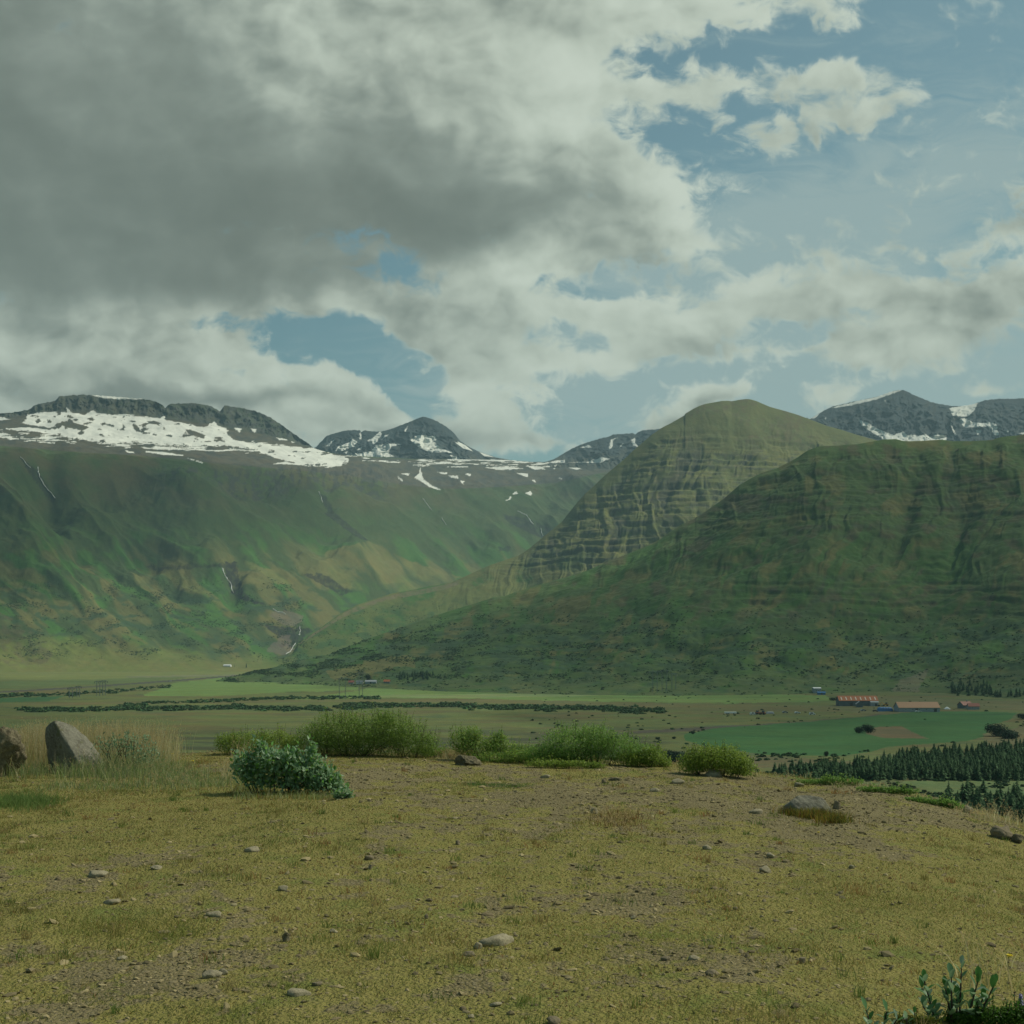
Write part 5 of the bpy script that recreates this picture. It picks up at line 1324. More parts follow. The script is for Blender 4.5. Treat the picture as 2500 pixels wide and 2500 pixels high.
def gravel():
    V0, F0 = icos(1); n = 22000
    x, y = sample_knoll(n * 4, 4.6, 21.5, .9)
    g = grass_cover(x, y); k = RNG.uniform(0, 1, len(x)) < ((1 - g) ** 1.1 * .8 + .10); x = x[k][:n]; y = y[k][:n]; n = len(x)
    z = knoll_h(x, y)
    s = np.exp(RNG.normal(math.log(.0072), .45, n)).clip(.004, .035) * (1 + y * .018)
    sc_ = np.stack([RNG.uniform(.8, 1.7, n), RNG.uniform(.7, 1.3, n), RNG.uniform(.3, .75, n)], 1)
    V = V0[None] * (1 + RNG.uniform(-.28, .28, (n, len(V0), 1)))
    V = V * sc_[:, None, :] * s[:, None, None]
    a = RNG.uniform(0, 6.283, n); tl = RNG.normal(0, .35, n)
    cz, sz = np.cos(tl)[:, None], np.sin(tl)[:, None]; X_ = V[..., 0] * cz - V[..., 2] * sz; Z_ = V[..., 0] * sz + V[..., 2] * cz
    ca, sa = np.cos(a)[:, None], np.sin(a)[:, None]; X2 = X_ * ca - V[..., 1] * sa; Y2 = X_ * sa + V[..., 1] * ca
    P = np.stack([X2 + x[:, None], Y2 + y[:, None], Z_ + (z + s * .12)[:, None]], -1).reshape(-1, 3)
    Fc = (F0[None] + (np.arange(n) * len(V0))[:, None, None]).reshape(-1, 3)
    base = np.where(RNG.uniform(0, 1, (n, 1)) < .55, np.array([[.27, .22, .12]]), np.array([[.17, .14, .08]])) * RNG.uniform(.6, 1.4, (n, 1))
    o = mesh_np('gravel', P, Fc, 3, M_GRAVEL, np.repeat(base, len(V0), 0)); tag(o, 'loose brown and grey gravel between the turf', kind='stuff')


gravel()

# ------------------------------------------------------------------ stones and boulders
M_ROCK1 = rock_mat('grey_boulder', (0.19, 0.18, 0.135), (0.10, 0.092, 0.068), 3.0, .03, (0.13, 0.13, 0.07))
M_ROCK2 = rock_mat('brown_boulder', (0.19, 0.165, 0.10), (0.06, 0.05, 0.032), 2.5, .12)
M_ROCK3 = rock_mat('pale_stone', (0.28, 0.245, 0.16), (0.20, 0.172, 0.11), 9.0, .012)
M_ROCK4 = rock_mat('dark_stone', (0.20, 0.165, 0.105), (0.12, 0.10, 0.065), 9.0, .01)


def stone(name, u, v, wpx, hpx, mat, label, seed, rz=0.0, flat_cut=.5, depth=.8, cat='stone', sub=4, rough=.16, tilt=0.0, sink=.3, group=None):
    base = on_knoll(u, v); k = base.y / F; W = wpx * k / 2; H = hpx * k
    V, Fc = icos(sub); r = random.Random(seed)
    # facetting planes
    for _ in range(13):
        nrm = Vector((r.gauss(0, 1), r.gauss(0, 1), r.gauss(0, .8))).normalized(); d = r.uniform(.5, .88)
        dd = V @ np.array(nrm); m = dd > d; V[m] -= np.outer(dd[m] - d, np.array(nrm)) * .9
    rr = 1 + rough * fbm(V[:, 0] * 1.6 + seed, V[:, 1] * 1.6 + V[:, 2] * 1.1, 5, seed) + rough * .5 * fbm(V[:, 2] * 4 + seed, V[:, 0] * 4 + V[:, 1] * 3, 3, seed + 1)
    V = V * rr[:, None]
    V = V * np.array([W, W * depth, H / (2 - 2 * sink) * 1.15])
    V[:, 2] += H * (1 - .5 / (1 - sink) * 1.0)
    c, s = math.cos(tilt), math.sin(tilt); X_ = V[:, 0] * c - V[:, 2] * s; V[:, 2] = V[:, 0] * s + V[:, 2] * c; V[:, 0] = X_
    o = mesh_np(name, V, Fc, 3, mat, None, sub > 2); o.location = base; o.rotation_euler = (0, 0, rz); tag(o, label, cat, group)
    return o


def shaped_boulder(name, outline, depth, mat, label, u0, vb, seed, tiltx=0.0, ny=14, ridge=.35):
    """outline (px, right/up from the base point) gives the silhouette; the body is a rounded, faceted solid of real depth"""
    base = on_knoll(u0, vb); k = base.y / F
    pts = np.array(outline, float) * k
    # resample the outline
    seg = np.linalg.norm(np.roll(pts, -1, 0) - pts, axis=1); cum = np.concatenate([[0], np.cumsum(seg)]); n = 90
    t = np.linspace(0, cum[-1], n, endpoint=False); pc = np.vstack([pts, pts[:1]])
    ox = np.interp(t, cum, pc[:, 0]); oz = np.interp(t, cum, pc[:, 1])
    cx, cz = ox.mean(), oz.mean()
    V = []; rows = 2 * ny + 1
    for j in range(rows):
        b = -1 + 2 * j / (rows - 1); s = max(1 - abs(b) ** 2.6, 0) ** .5
        s = max(s, .02)
        yy = b * depth / 2
        x = cx + (ox - cx) * s + ridge * (-b) * 0.0; z = cz + (oz - cz) * s
        nn = fbm(ox / .16 + seed, oz / .16 + b * 3, 5, seed) * .035 + fbm(ox / .04 + seed, oz / .04 + b * 11, 3, seed + 3) * .010
        dx = (ox - cx); dz = (oz - cz); L = np.hypot(dx, dz) + 1e-6
        V.append(np.stack([x + dx / L * nn, np.full(n, yy) + fbm(x / .2, z / .2, 4, seed + 7) * .07 * depth + ridge * np.where(b < 0, (x - cx) * .0, 0), z + dz / L * nn], 1))
    V = np.array(V)
    i = np.arange(rows * n).reshape(rows, n)
    f = np.stack([i[:-1], np.roll(i[:-1], -1, 1), np.roll(i[1:], -1, 1), i[1:]], -1).reshape(-1, 4)
    P = V.reshape(-1, 3)
    # facet the front with a few planes: left-front face turned away from the sun
    r = random.Random(seed)
    for (nx_, ny_, nz_, d_) in PLANES.get(name + str(seed), []):
        nv = np.array(Vector((nx_, ny_, nz_)).normalized()); q = (P - np.array([cx, 0, cz])) @ nv; m = q > d_
        P[m] -= np.outer(q[m] - d_, nv) * .85
    o = mesh_np(name, P, f, 4, mat, None, True); o.location = base
    o.rotation_euler = (tiltx, 0, 0); tag(o, label, 'boulder'); return o


PLANES = {'leaning_boulder21': [(-.55, -.8, -.05, .10), (.55, -.45, .60, .20)], 'blocky_boulder33': [(-.2, -1, -.15, .13), (.8, -.5, .1, .17), (0.1, -.4, 1, .2)]}
# leaning boulder, its long side falling to the right
shaped_boulder('leaning_boulder', [(-70, -14), (-76, 40), (-82, 85), (-78, 106), (-62, 119), (-38, 123), (-8, 114), (24, 92), (48, 64), (64, 30), (82, 0), (88, -16), (0, -20)], .62, M_ROCK1, 'grey boulder leaning to the right among tall dry grass', 178, 1884, 21)
stone('blocky_boulder', -8, 1896, 122, 116, M_ROCK2, 'cracked brown boulder cut off by the left edge of the picture', 34, 0.3, depth=.8, cat='boulder', sub=5, rough=.32, sink=.08)
stone('rounded_boulder', 1978, 1990, 140, 56, M_ROCK1, 'rounded grey boulder with yellow grass growing along its foot', 51, .1, depth=.7, cat='boulder', sub=5, rough=.10, tilt=-.12, sink=.35)
stone('small_rock', 2042, 1975, 26, 18, M_ROCK4, 'small brown rock just behind the rounded grey boulder', 52)
stone('broad_rock', 1146, 1868, 78, 26, M_ROCK2, 'knobbly low rock lying at the foot of the dry tuft between the willows', 53, cat='rock', sub=5, rough=.3)
stone('broad_rock', 1738, 1894, 48, 16, M_ROCK3, 'low tan rock in front of the single round bush', 54, cat='rock')
stone('small_rock', 1702, 1892, 15, 8, M_ROCK4, 'tiny brown rock left of the low tan rock', 55)
stone('broad_rock', 2361, 1984, 34, 17, M_ROCK3, 'pale rounded rock on the right skyline of the knoll', 56, cat='rock')
stone('broad_rock', 2448, 2046, 62, 28, M_ROCK4, 'dark rough rock poking out of the turf near the right edge', 57, cat='rock', rough=.35)
stone('broad_rock', 2484, 2056, 40, 18, M_ROCK2, 'brown rock right of the dark rough rock at the picture edge', 58, cat='rock', rough=.3)
STN = [(1881, 2094, 26, 11, 3, 'pale rounded stone, the upper of two below the grassy boulder'), (1869, 2130, 38, 16, 3, 'pale rounded stone, the lower of two below the grassy boulder'), (1726, 2074, 30, 10, 3, 'flat pale stone left of the two rounded stones'),
       (1696, 2343, 36, 12, 3, 'largest pale stone in the bare gravel patch at lower right'), (1625, 2345, 28, 10, 4, 'dark stone at the left end of the lower right gravel patch'), (1740, 2380, 40, 13, 4, 'long dark stone at the bottom of the lower right gravel patch'),
       (1958, 2351, 24, 17, 4, 'upright dark stone right of the lower right gravel patch'), (1599, 1933, 26, 9, 3, 'whitish stone on the gravel below the single round bush'), (1655, 1912, 46, 14, 3, 'flat pale slab on the gravel left of the single round bush'),
       (1952, 1920, 28, 11, 3, 'pointed pale stone on the gravel above the grassy boulder'), (1845, 1986, 36, 12, 3, 'grey flat stone left of the grassy boulder'), (1452, 1986, 22, 14, 3, 'narrow tilted pale stone in the middle of the gravel'),
       (236, 2138, 62, 17, 3, 'broad smooth pale stone half buried at left'), (521, 2237, 46, 13, 3, 'pale smooth stone in the turf left of centre'), (699, 2298, 22, 20, 2, 'cube-like brown stone standing alone in the turf'),
       (692, 2174, 32, 12, 3, 'small pale stone above the cube-like brown stone'), (618, 2079, 48, 11, 3, 'low flat pale stone in the upper turf left of centre'), (516, 2386, 54, 16, 3, 'pair-like pale flat stone at lower left'),
       (545, 2379, 30, 13, 3, 'rounder pale stone right of the pair-like flat stone'), (1215, 2305, 98, 22, 3, 'largest flat grey slab in the centre of the foreground'), (1165, 2316, 28, 14, 3, 'pale stone at the left end of the largest flat slab'),
       (1145, 2334, 34, 12, 4, 'grey stone below the left end of the largest flat slab'), (382, 2121, 34, 8, 3, 'thin flat stone above left centre'), (278, 2204, 52, 10, 3, 'low worn stone in the tall green patch at left'),
       (815, 2277, 26, 9, 3, 'small white stone right of the cube-like brown stone'), (1149, 2485, 20, 9, 3, 'whitish stone close to the bottom edge'), (732, 2428, 68, 16, 3, 'worn flat slab near the bottom left of centre'),
       (774, 2406, 30, 12, 4, 'grey stone above the worn flat slab'), (899, 2099, 28, 12, 4, 'dark pointed stone in the upper centre'), (1042, 2243, 13, 11, 4, 'small dark block in the centre turf'), (297, 2342, 30, 9, 3, 'small smooth stone at lower left'),
       (1118, 2062, 16, 10, 4, 'small dark stone high in the centre'), (1474, 1912, 15, 10, 4, 'dark round pebble below the long willow thicket'), (1330, 1899, 28, 9, 3, 'white-edged stone just below the long willow thicket'), (1795, 2222, 16, 10, 4, 'small black-brown stone in the right turf'),
       (905, 2120, 14, 9, 4, 'dark crumb-like stone under the dark pointed one'), (1210, 2455, 34, 10, 3, 'pale flat stone at the bottom centre'), (2080, 2120, 18, 8, 3, 'small pale stone in the right-hand turf'), (1351, 2499, 44, 16, 4, 'dark stone cut by the bottom edge'),
       (1500, 1905, 36, 8, 2, 'thin brown slab lying on the gravel under the willows'), (1545, 2243, 18, 8, 3, 'tiny pale stone right of centre')]
for k, (u, v, w, h, mm, lab) in enumerate(STN):
    stone('stone', u, v, w, h, {2: M_ROCK2, 3: M_ROCK3, 4: M_ROCK4}[mm], lab, 700 + k, random.uniform(0, .6), sub=3, group='single stones lying on the knoll', rough=.2)
# unnamed middling stones: a thin scatter
def scatter_stones():
    V0, F0 = icos(2); x, y = sample_knoll(1500, 4.8, 21, .9); g = grass_cover(x, y); k = RNG.uniform(0, 1, len(x)) < (1 - g) * .14 + .01; x = x[k]; y = y[k]; n = len(x); z = knoll_h(x, y)
    VV = []; FF = []; CC = []
    for i in range(n):
        s = min(.045, math.exp(random.gauss(math.log(.019), .38))); V = V0 * (1 + .3 * fbm(V0[:, 0] * 1.4 + i * 3.1, V0[:, 1] * 1.4 + V0[:, 2], 3, i))[:, None]
        V = V * np.array([random.uniform(1, 1.7), random.uniform(.7, 1.1), random.uniform(.3, .6)]) * s
        a = random.uniform(0, 6.28); X_ = V[:, 0] * math.cos(a) - V[:, 1] * math.sin(a); Y_ = V[:, 0] * math.sin(a) + V[:, 1] * math.cos(a)
        VV.append(np.stack([X_ + x[i], Y_ + y[i], V[:, 2] + z[i] + s * .08], 1)); FF.append(F0 + i * len(V0))
        CC.append(np.tile(np.array(random.choice([(.28, .235, .14), (.22, .175, .10), (.17, .135, .08)])) * random.uniform(.75, 1.2), (len(V0), 1)))
    o = mesh_np('gravel', np.concatenate(VV), np.concatenate(FF), 3, M_GRAVEL, np.concatenate(CC)); tag(o, 'scattered fist-sized stones on the knoll', kind='stuff')


scatter_stones()


# ------------------------------------------------------------------ bushes on the rim of the knoll
def bush(u, vb, lumps, cols, nleaf, leaf, label, name='willow_bush', depth=.9, stems=40, mat=None, up=.3, group=None, ratio=2.0, shoots=40, inner=.35, cat='bush'):
    """lumps: (du, dv_centre_up, half width, half height) in pixels"""
    nleaf = int(nleaf * 1.75); stems = max(3, stems // 2)
    base = on_knoll(u, vb); k = base.y / F
    root = empty(name, base); tag(root, label, cat, group)
    L = np.array(lumps, float) * k; area = L[:, 2] * L[:, 3]; pr = area / area.sum()
    n = nleaf; idx = RNG.choice(len(L), n, p=pr)
    d = rand_unit(n, .1); r = 1 - (1 - inner) * RNG.uniform(0, 1, n) ** 1.7
    dn = 1 + .55 * fbm(d[:, 0] * 2.6 + idx * 5, d[:, 2] * 2.6 + d[:, 1] * 2, 3, 801)
    dep = np.minimum(L[idx, 2], L[idx, 3] * 1.6) * depth
    p = np.stack([L[idx, 0] + d[:, 0] * L[idx, 2] * r * dn, d[:, 1] * dep * r, L[idx, 1] + d[:, 2] * L[idx, 3] * r * dn], 1)
    # shoots that stick out of the outline
    sh_n = shoots * 14
    si = RNG.choice(len(L), shoots, p=pr); sd = rand_unit(shoots, .9); sb = np.stack([L[si, 0] + sd[:, 0] * L[si, 2] * .8, sd[:, 1] * L[si, 2] * .4, L[si, 1] + np.abs(sd[:, 2]) * L[si, 3] * .8], 1)
    sl_ = RNG.uniform(.10, .26, shoots) * (L[:, 3].mean() / .35) ** .5; sdir = sd * .35 + np.array([0, 0, 1.0]); sdir /= np.linalg.norm(sdir, axis=1)[:, None]
    tt = RNG.uniform(0, 1, sh_n); q = np.repeat(np.arange(shoots), 14)
    ps = sb[q] + sdir[q] * (sl_[q] * tt)[:, None] + RNG.normal(0, leaf * .4, (sh_n, 3))
    p = np.concatenate([p, ps]); d = np.concatenate([d, rand_unit(sh_n, .2)]); n = len(p)
    gz = knoll_h(p[:, 0] + base.x, p[:, 1] + base.y, False) - base.z
    p[:, 2] = np.maximum(p[:, 2], gz + .01 + RNG.uniform(0, .05, n))
    ax = rand_unit(n, up); nr = d * .7 + rand_unit(n, .5) + np.array([.35, 0, .55]); nr -= (nr * ax).sum(1)[:, None] * ax; nr /= np.linalg.norm(nr, axis=1)[:, None] + 1e-9
    Ls = leaf * RNG.uniform(.6, 1.3, n)
    c = np.array(cols)[RNG.integers(0, len(cols), n)] * RNG.uniform(.7, 1.3, (n, 1))
    tri_leaves(p, nr, ax, Ls, Ls / ratio, c, 'foliage', mat or M_LEAF, root)
    bm = bmesh.new()
    for s_ in range(stems):
        i = int(RNG.choice(len(L), p=pr)); x0 = L[i, 0] * .8 + random.uniform(-.2, .2) * L[i, 2]; y0 = random.uniform(-.1, .1)
        a = rand_unit(1, .4)[0]; z0 = float(knoll_h(np.array([x0 + base.x]), np.array([y0 + base.y]), False)[0]) - base.z - .03
        e = (L[i, 0] + a[0] * L[i, 2] * .9, a[1] * L[i, 2] * .5, L[i, 1] + abs(a[2]) * L[i, 3] * .95)
        m = ((x0 + e[0]) / 2 + random.uniform(-.05, .05), (y0 + e[1]) / 2, z0 + (e[2] - z0) * .6)
        add_bar(bm, (x0, y0, z0), m, .008, .005, 4); add_bar(bm, m, e, .005, .0025, 4)
    for s_ in range(shoots):
        add_bar(bm, sb[s_] - sdir[s_] * .12, sb[s_] + sdir[s_] * sl_[s_], .003, .0015, 3)
    bm_obj('stems', bm, M_WOOD, root)
    return root


YG = [(0.28, 0.38, 0.06), (0.23, 0.33, 0.055), (0.34, 0.42, 0.09), (0.18, 0.27, 0.05)]
GG = [(0.18, 0.33, 0.07), (0.22, 0.37, 0.08), (0.15, 0.28, 0.06), (0.30, 0.42, 0.11)]
DG = [(0.17, 0.27, 0.05), (0.20, 0.31, 0.06), (0.13, 0.22, 0.045), (0.27, 0.37, 0.08), (0.23, 0.33, 0.07)]
BG = [(0.17, 0.37, 0.09), (0.22, 0.42, 0.12), (0.13, 0.29, 0.07), (0.22, 0.40, 0.09), (0.45, 0.55, 0.34)]
M_BLUEG = leaf_mat('broad_willow_leaves', .45, .4, back=(0.25, 0.38, 0.21), spec=.25)
bush(890, 1845, [(-120, 40, 55, 42), (-60, 58, 75, 50), (10, 58, 80, 50), (70, 62, 62, 46), (50, 86, 24, 24), (110, 42, 62, 40), (155, 25, 35, 30), (-20, 30, 140, 32)], DG, 22000, .026, 'largest willow bush, dark and rounded, on the left half of the rim', stems=80, shoots=120)
bush(625, 1840, [(-70, 24, 32, 26), (-20, 26, 60, 28), (50, 28, 55, 28), (90, 20, 30, 22)], YG, 7000, .026, 'yellow-green willow bush left of the largest bush', stems=30, shoots=50)
bush(1215, 1856, [(-85, 48, 35, 30), (-60, 62, 22, 22), (-45, 26, 55, 30), (0, 36, 34, 28), (50, 18, 55, 20), (5, 55, 16, 16), (90, 14, 50, 16)], YG + GG, 8500, .026, 'loose bright willow with ragged shoots behind the knobbly rock', stems=40, shoots=70)
bush(1440, 1866, [(-45, 52, 75, 42), (15, 60, 50, 36), (70, 42, 55, 34), (130, 24, 42, 26), (-110, 26, 55, 22), (-20, 18, 90, 22), (-65, 8, 60, 12)], GG, 15000, .026, 'long fresh green willow thicket at the middle of the rim', stems=60, shoots=90)
bush(1400, 1876, [(-60, 10, 60, 12), (0, 9, 60, 10), (50, 6, 30, 9)], YG, 2600, .024, 'low creeping willow in front of the long green thicket', stems=14, shoots=16)
bush(1575, 1872, [(-30, 18, 45, 20), (15, 22, 35, 26), (45, 10, 22, 14)], YG, 4200, .026, 'small yellow-green willow at the right end of the long thicket', stems=20, shoots=36)
bush(1748, 1893, [(-55, 30, 38, 28), (-15, 40, 50, 32), (30, 34, 50, 34), (65, 20, 32, 26)], YG, 9500, .027, 'single round yellow-green bush where the rim starts to fall', stems=40, shoots=60)
bush(700, 1935, [(-100, 62, 36, 30), (-75, 36, 45, 26), (-40, 76, 46, 34), (8, 68, 46, 36), (48, 48, 50, 34), (90, 30, 44, 32), (122, 10, 24, 26), (20, 24, 80, 22), (62, 96, 12, 16), (-62, 104, 16, 14)], BG, 3000, .06, 'blue-green broad-leaved willow bush on the turf in front of the rim', stems=60, mat=M_BLUEG, ratio=1.9, shoots=36, up=.7)
bush(838, 1950, [(0, 6, 22, 7)], BG, 220, .04, 'tiny blue-green seedling right of the blue-green bush', stems=16, mat=M_BLUEG, shoots=12)
bush(300, 1885, [(-30, 62, 45, 24), (20, 60, 50, 26), (55, 36, 45, 26)], [(0.25, 0.34, 0.22), (0.16, 0.26, 0.14), (0.12, 0.2, 0.08)], 420, .04, 'blue-green willow half hidden in tall grass right of the leaning boulder', stems=20, mat=M_BLUEG, ratio=2.2, shoots=20, up=.9, inner=.1)
bush(2032, 1916, [(-50, 4, 40, 8), (0, 8, 40, 12), (45, 6, 34, 9)], GG, 1500, .028, 'leafy weeds on the rim above the grassy boulder', stems=14, shoots=16, name='weed_clump', cat='weeds')
bush(2165, 1936, [(-40, 6, 34, 8), (10, 6, 40, 9), (50, 3, 30, 7)], GG, 1800, .026, 'low bright green plants on the falling rim right of the weeds', stems=10, shoots=10, name='weed_clump', cat='weeds')
bush(2275, 1964, [(-30, 8, 34, 9), (20, 4, 40, 9), (55, -6, 26, 8)], GG, 2000, .026, 'low leafy plants farthest down the falling rim', stems=10, shoots=12, name='weed_clump', cat='weeds')
bush(1112, 1846, [(-30, 6, 40, 10), (20, 6, 30, 9)], YG, 1300, .024, 'low green sprigs at the right foot of the largest bush', stems=8, shoots=8, name='weed_clump', cat='weeds')


bush(1270, 1862, [(-60, 10, 60, 15), (0, 14, 50, 18), (60, 10, 50, 14)], YG + GG, 3200, .025, 'low willow fringe joining the loose bright willow and the long thicket', stems=14, shoots=26)
bush(1060, 1848, [(-20, 12, 40, 16), (20, 10, 36, 13)], YG + DG, 1800, .025, 'low sprawling shoots at the right end of the largest bush', stems=10, shoots=16)


# corner plant with large oval leaves
def broad_plant(u, vb, stems, label, leafL, nper):
    base = on_knoll(u, vb); k = base.y / F; root = empty('broad_leaved_willow', base); tag(root, label, 'plant')
    VV = []; FF = []; CC = []; b0 = 0; bm = bmesh.new(); rnd = random.Random(5)
    for (du, hpx, lean) in stems:
        h = hpx * k; x0 = du * k; tip = Vector((x0 + lean * h, rnd.uniform(-.05, .05), h)); st = Vector((x0 * .6, 0, -.05))
        add_bar(bm, st, tip, .006, .003, 5)
        for i in range(nper):
            t = .25 + .75 * i / (nper - 1); c = st.lerp(tip, t); a = i * 2.4 + rnd.uniform(-.4, .4)
            out = Vector((math.cos(a), math.sin(a) * .8, 0)); el = rnd.uniform(.35, 1.2) if t < .9 else rnd.uniform(1.0, 1.5)
            ax = (out * math.cos(el) + Vector((0, 0, 1)) * math.sin(el)).normalized(); side = ax.cross(Vector((0, 0, 1))).normalized() if abs(ax.z) < .98 else Vector((1, 0, 0)); nn = side.cross(ax).normalized()
            L = leafL * rnd.uniform(.75, 1.15); W = L * rnd.uniform(.42, .52)
            prof = [(0, 0), (.18, .55), (.42, .95), (.65, 1.0), (.85, .65), (1.0, 0)]
            ids = []
            for (s_, w_) in prof:
                cen = c + ax * (L * s_) - nn * (L * .10 * s_ * s_)
                for q in (-1, 0, 1): ids.append(len(VV)); VV.append(cen + side * (W * .5 * w_ * q) + nn * (abs(q) * W * .16 * w_))
            for j in range(len(prof) - 1):
                for q in (0, 1): a_ = ids[j * 3 + q]; FF.append((a_, a_ + 1, a_ + 4, a_ + 3))
            col = rnd.choice([(0.10, 0.25, 0.06), (0.13, 0.27, 0.11), (0.12, 0.24, 0.12), (0.09, 0.22, 0.06), (0.26, 0.36, 0.26)]); CC += [col] * (len(prof) * 3)
    mesh_np('foliage', np.array([v[:] for v in VV]), np.array(FF), 4, M_BLUEG, np.array(CC), True, root)
    bm_obj('stems', bm, M_WOOD, root)


broad_plant(2330, 2500, [(-62, 108, -.10), (-35, 80, -.45), (-10, 118, .0), (18, 138, .06), (35, 105, .25), (62, 90, .45), (10, 60, 0), (-50, 50, -.7), (40, 60, .7), (0, 90, -.25)], 'grey-green willow with large oval leaves in the bottom right corner', .058, 12)
broad_plant(2145, 2510, [(-20, 42, -.2), (10, 45, .1), (25, 26, .5)], 'smaller large-leaved willow sprig cut by the bottom edge', .055, 7)
broad_plant(2232, 2510, [(0, 34, .1), (-16, 26, -.3)], 'greyish leafy sprig between the two large-leaved willows', .04, 8)
bush(2420, 2508, [(-70, 16, 50, 16), (0, 24, 60, 22), (60, 26, 50, 24)], [(0.07, 0.165, 0.022), (0.055, 0.13, 0.02), (0.10, 0.19, 0.03)], 3000, .016, 'bright green low plants filling the bottom right corner', stems=10, shoots=20, name='weed_clump', cat='weeds')
bush(2260, 2512, [(-20, 8, 60, 10)], [(0.16, 0.17, 0.02), (0.10, 0.15, 0.02)], 600, .012, 'yellowish low plants under the large-leaved willow', stems=6, shoots=6, name='weed_clump', cat='weeds')


# flowers
M_PETAL = plain_mat('yellow_petals', (0.72, 0.55, 0.02), .6, .05, 5)
M_LUP = plain_mat('lupin_petals', (0.28, 0.25, 0.42), .6, .1, 5)
def flower(u, v, px, label, mat=M_PETAL, spike=False, name='yellow_flower', cat='flower', grp='single yellow flowers'):
    b = on_knoll(u, v); k = b.y / F; r = px * k / 2; root = empty(name, b); tag(root, label, cat, grp)
    bm = bmesh.new(); add_bar(bm, (0, 0, -.01), (0, 0, .06), .002, .0015, 4); bm_obj('stalk', bm, M_WOOD, root)
    bm = bmesh.new()
    if spike:
        for i in range(60):
            a = i * 2.4; z = .05 + i * .0016; rr = r * (1 - i / 80); add_bar(bm, (0, 0, z), (rr * math.cos(a), rr * math.sin(a), z + .006), .004, .006, 4)
    else:
        for i in range(9):
            a = i * 2 * math.pi / 9; add_bar(bm, (0, 0, .06), (r * math.cos(a), r * math.sin(a), .068), r * .18, r * .28, 4)
    bm_obj('petals', bm, mat, root)


flower(2463, 2361, 16, 'yellow flower near the right edge above the corner plants')
flower(420, 1850, 9, 'yellow flower among the dry grass right of the leaning boulder'); flower(470, 1868, 8, 'lower yellow flower right of the dry grass')
flower(1952, 2026, 5, 'tiny yellow flower below the grassy boulder, the upper one'); flower(1998, 2048, 6, 'tiny yellow flower below the grassy boulder, the lower one')
flower(2492, 2506, 20, 'pale violet lupin spike in the bottom right corner', M_LUP, True, 'lupin', 'lupin', None)


# ------------------------------------------------------------------ tall grasses
def tall_grass(spots, n, hmin, hmax, cols, label, seeds=.5, lean=.35, w=.0075, name='tall_grass', seedcol=(0.50, 0.38, 0.20)):
    """spots: (u, v_base, spread_u px, spread_y m)"""
    X = []; Y = []; S = np.array([s[2] * s[3] for s in spots], float); S /= S.sum(); idx = RNG.choice(len(spots), n, p=S)
    bases = [on_knoll(s[0], s[1]) for s in spots]
    bx = np.array([b.x for b in bases])[idx]; by = np.array([b.y for b in bases])[idx]; su = np.array([s[2] for s in spots])[idx] * by / F; sy = np.array([s[3] for s in spots])[idx]; hs = np.array([s[4] if len(s) > 4 else 1.0 for s in spots])[idx]
    x = bx + RNG.uniform(-1, 1, n) * su + RNG.normal(0, .08, n); y = by + RNG.normal(0, .5, n) * sy; z = knoll_h(x, y) - .01
    h = RNG.uniform(hmin, hmax, n) * hs; cl = fbm(x / .3, y / .3, 2, 901); h *= 1 + .3 * cl
    la = RNG.normal(.25, 1.0, n); lm = lean * np.abs(RNG.normal(.5, .35, n)) * h
    dx = np.cos(la) * lm * np.sign(RNG.normal(.3, 1, n)); dy = np.sin(la) * lm * .6
    col = np.array(cols)[RNG.integers(0, len(cols), n)] * RNG.uniform(.7, 1.25, (n, 1))
    VV = []; seg = 4; W = w * RNG.uniform(.6, 1.2, n)
    a = RNG.uniform(-1.5, 1.5, n); sd = np.stack([np.cos(a), np.sin(a), 0 * a], 1)
    for j in range(seg + 1):
        t = j / seg; c = np.stack([x + dx * t ** 1.8, y + dy * t ** 1.8, z + h * t * (1 - .12 * t)], 1)
        ww = (W * .5 * (1 - .8 * t))[:, None]; VV += [c - sd * ww, c + sd * ww]
    V = np.stack(VV, 1).reshape(-1, 3); m = 2 * (seg + 1); b = np.arange(n)[:, None] * m
    f = np.concatenate([b + np.array([[2 * j, 2 * j + 1, 2 * j + 3, 2 * j + 2]]) for j in range(seg)], 0)
    o = mesh_np(name, V, f, 4, M_GRASS, np.repeat(col, m, 0)); tag(o, label, kind='stuff')
    k = RNG.uniform(0, 1, n) < seeds
    if k.sum():
        q = np.where(k)[0]; q = np.repeat(q, 9); N = len(q); t = RNG.uniform(.74, 1.0, N)
        c = np.stack([x[q] + dx[q] * t ** 1.8, y[q] + dy[q] * t ** 1.8, z[q] + h[q] * t * (1 - .12 * t)], 1)
        ax = rand_unit(N, 1.2); nr = rand_unit(N); nr -= (nr * ax).sum(1)[:, None] * ax; nr /= np.linalg.norm(nr, axis=1)[:, None]
        c += ax * RNG.uniform(0, .02, N)[:, None]
        tri_leaves(c, nr, ax, RNG.uniform(.010, .024, N), RNG.uniform(.004, .008, N), np.array(seedcol)[None] * RNG.uniform(.7, 1.3, (N, 1)), 'seed_heads', M_GRASS, o)
    return o


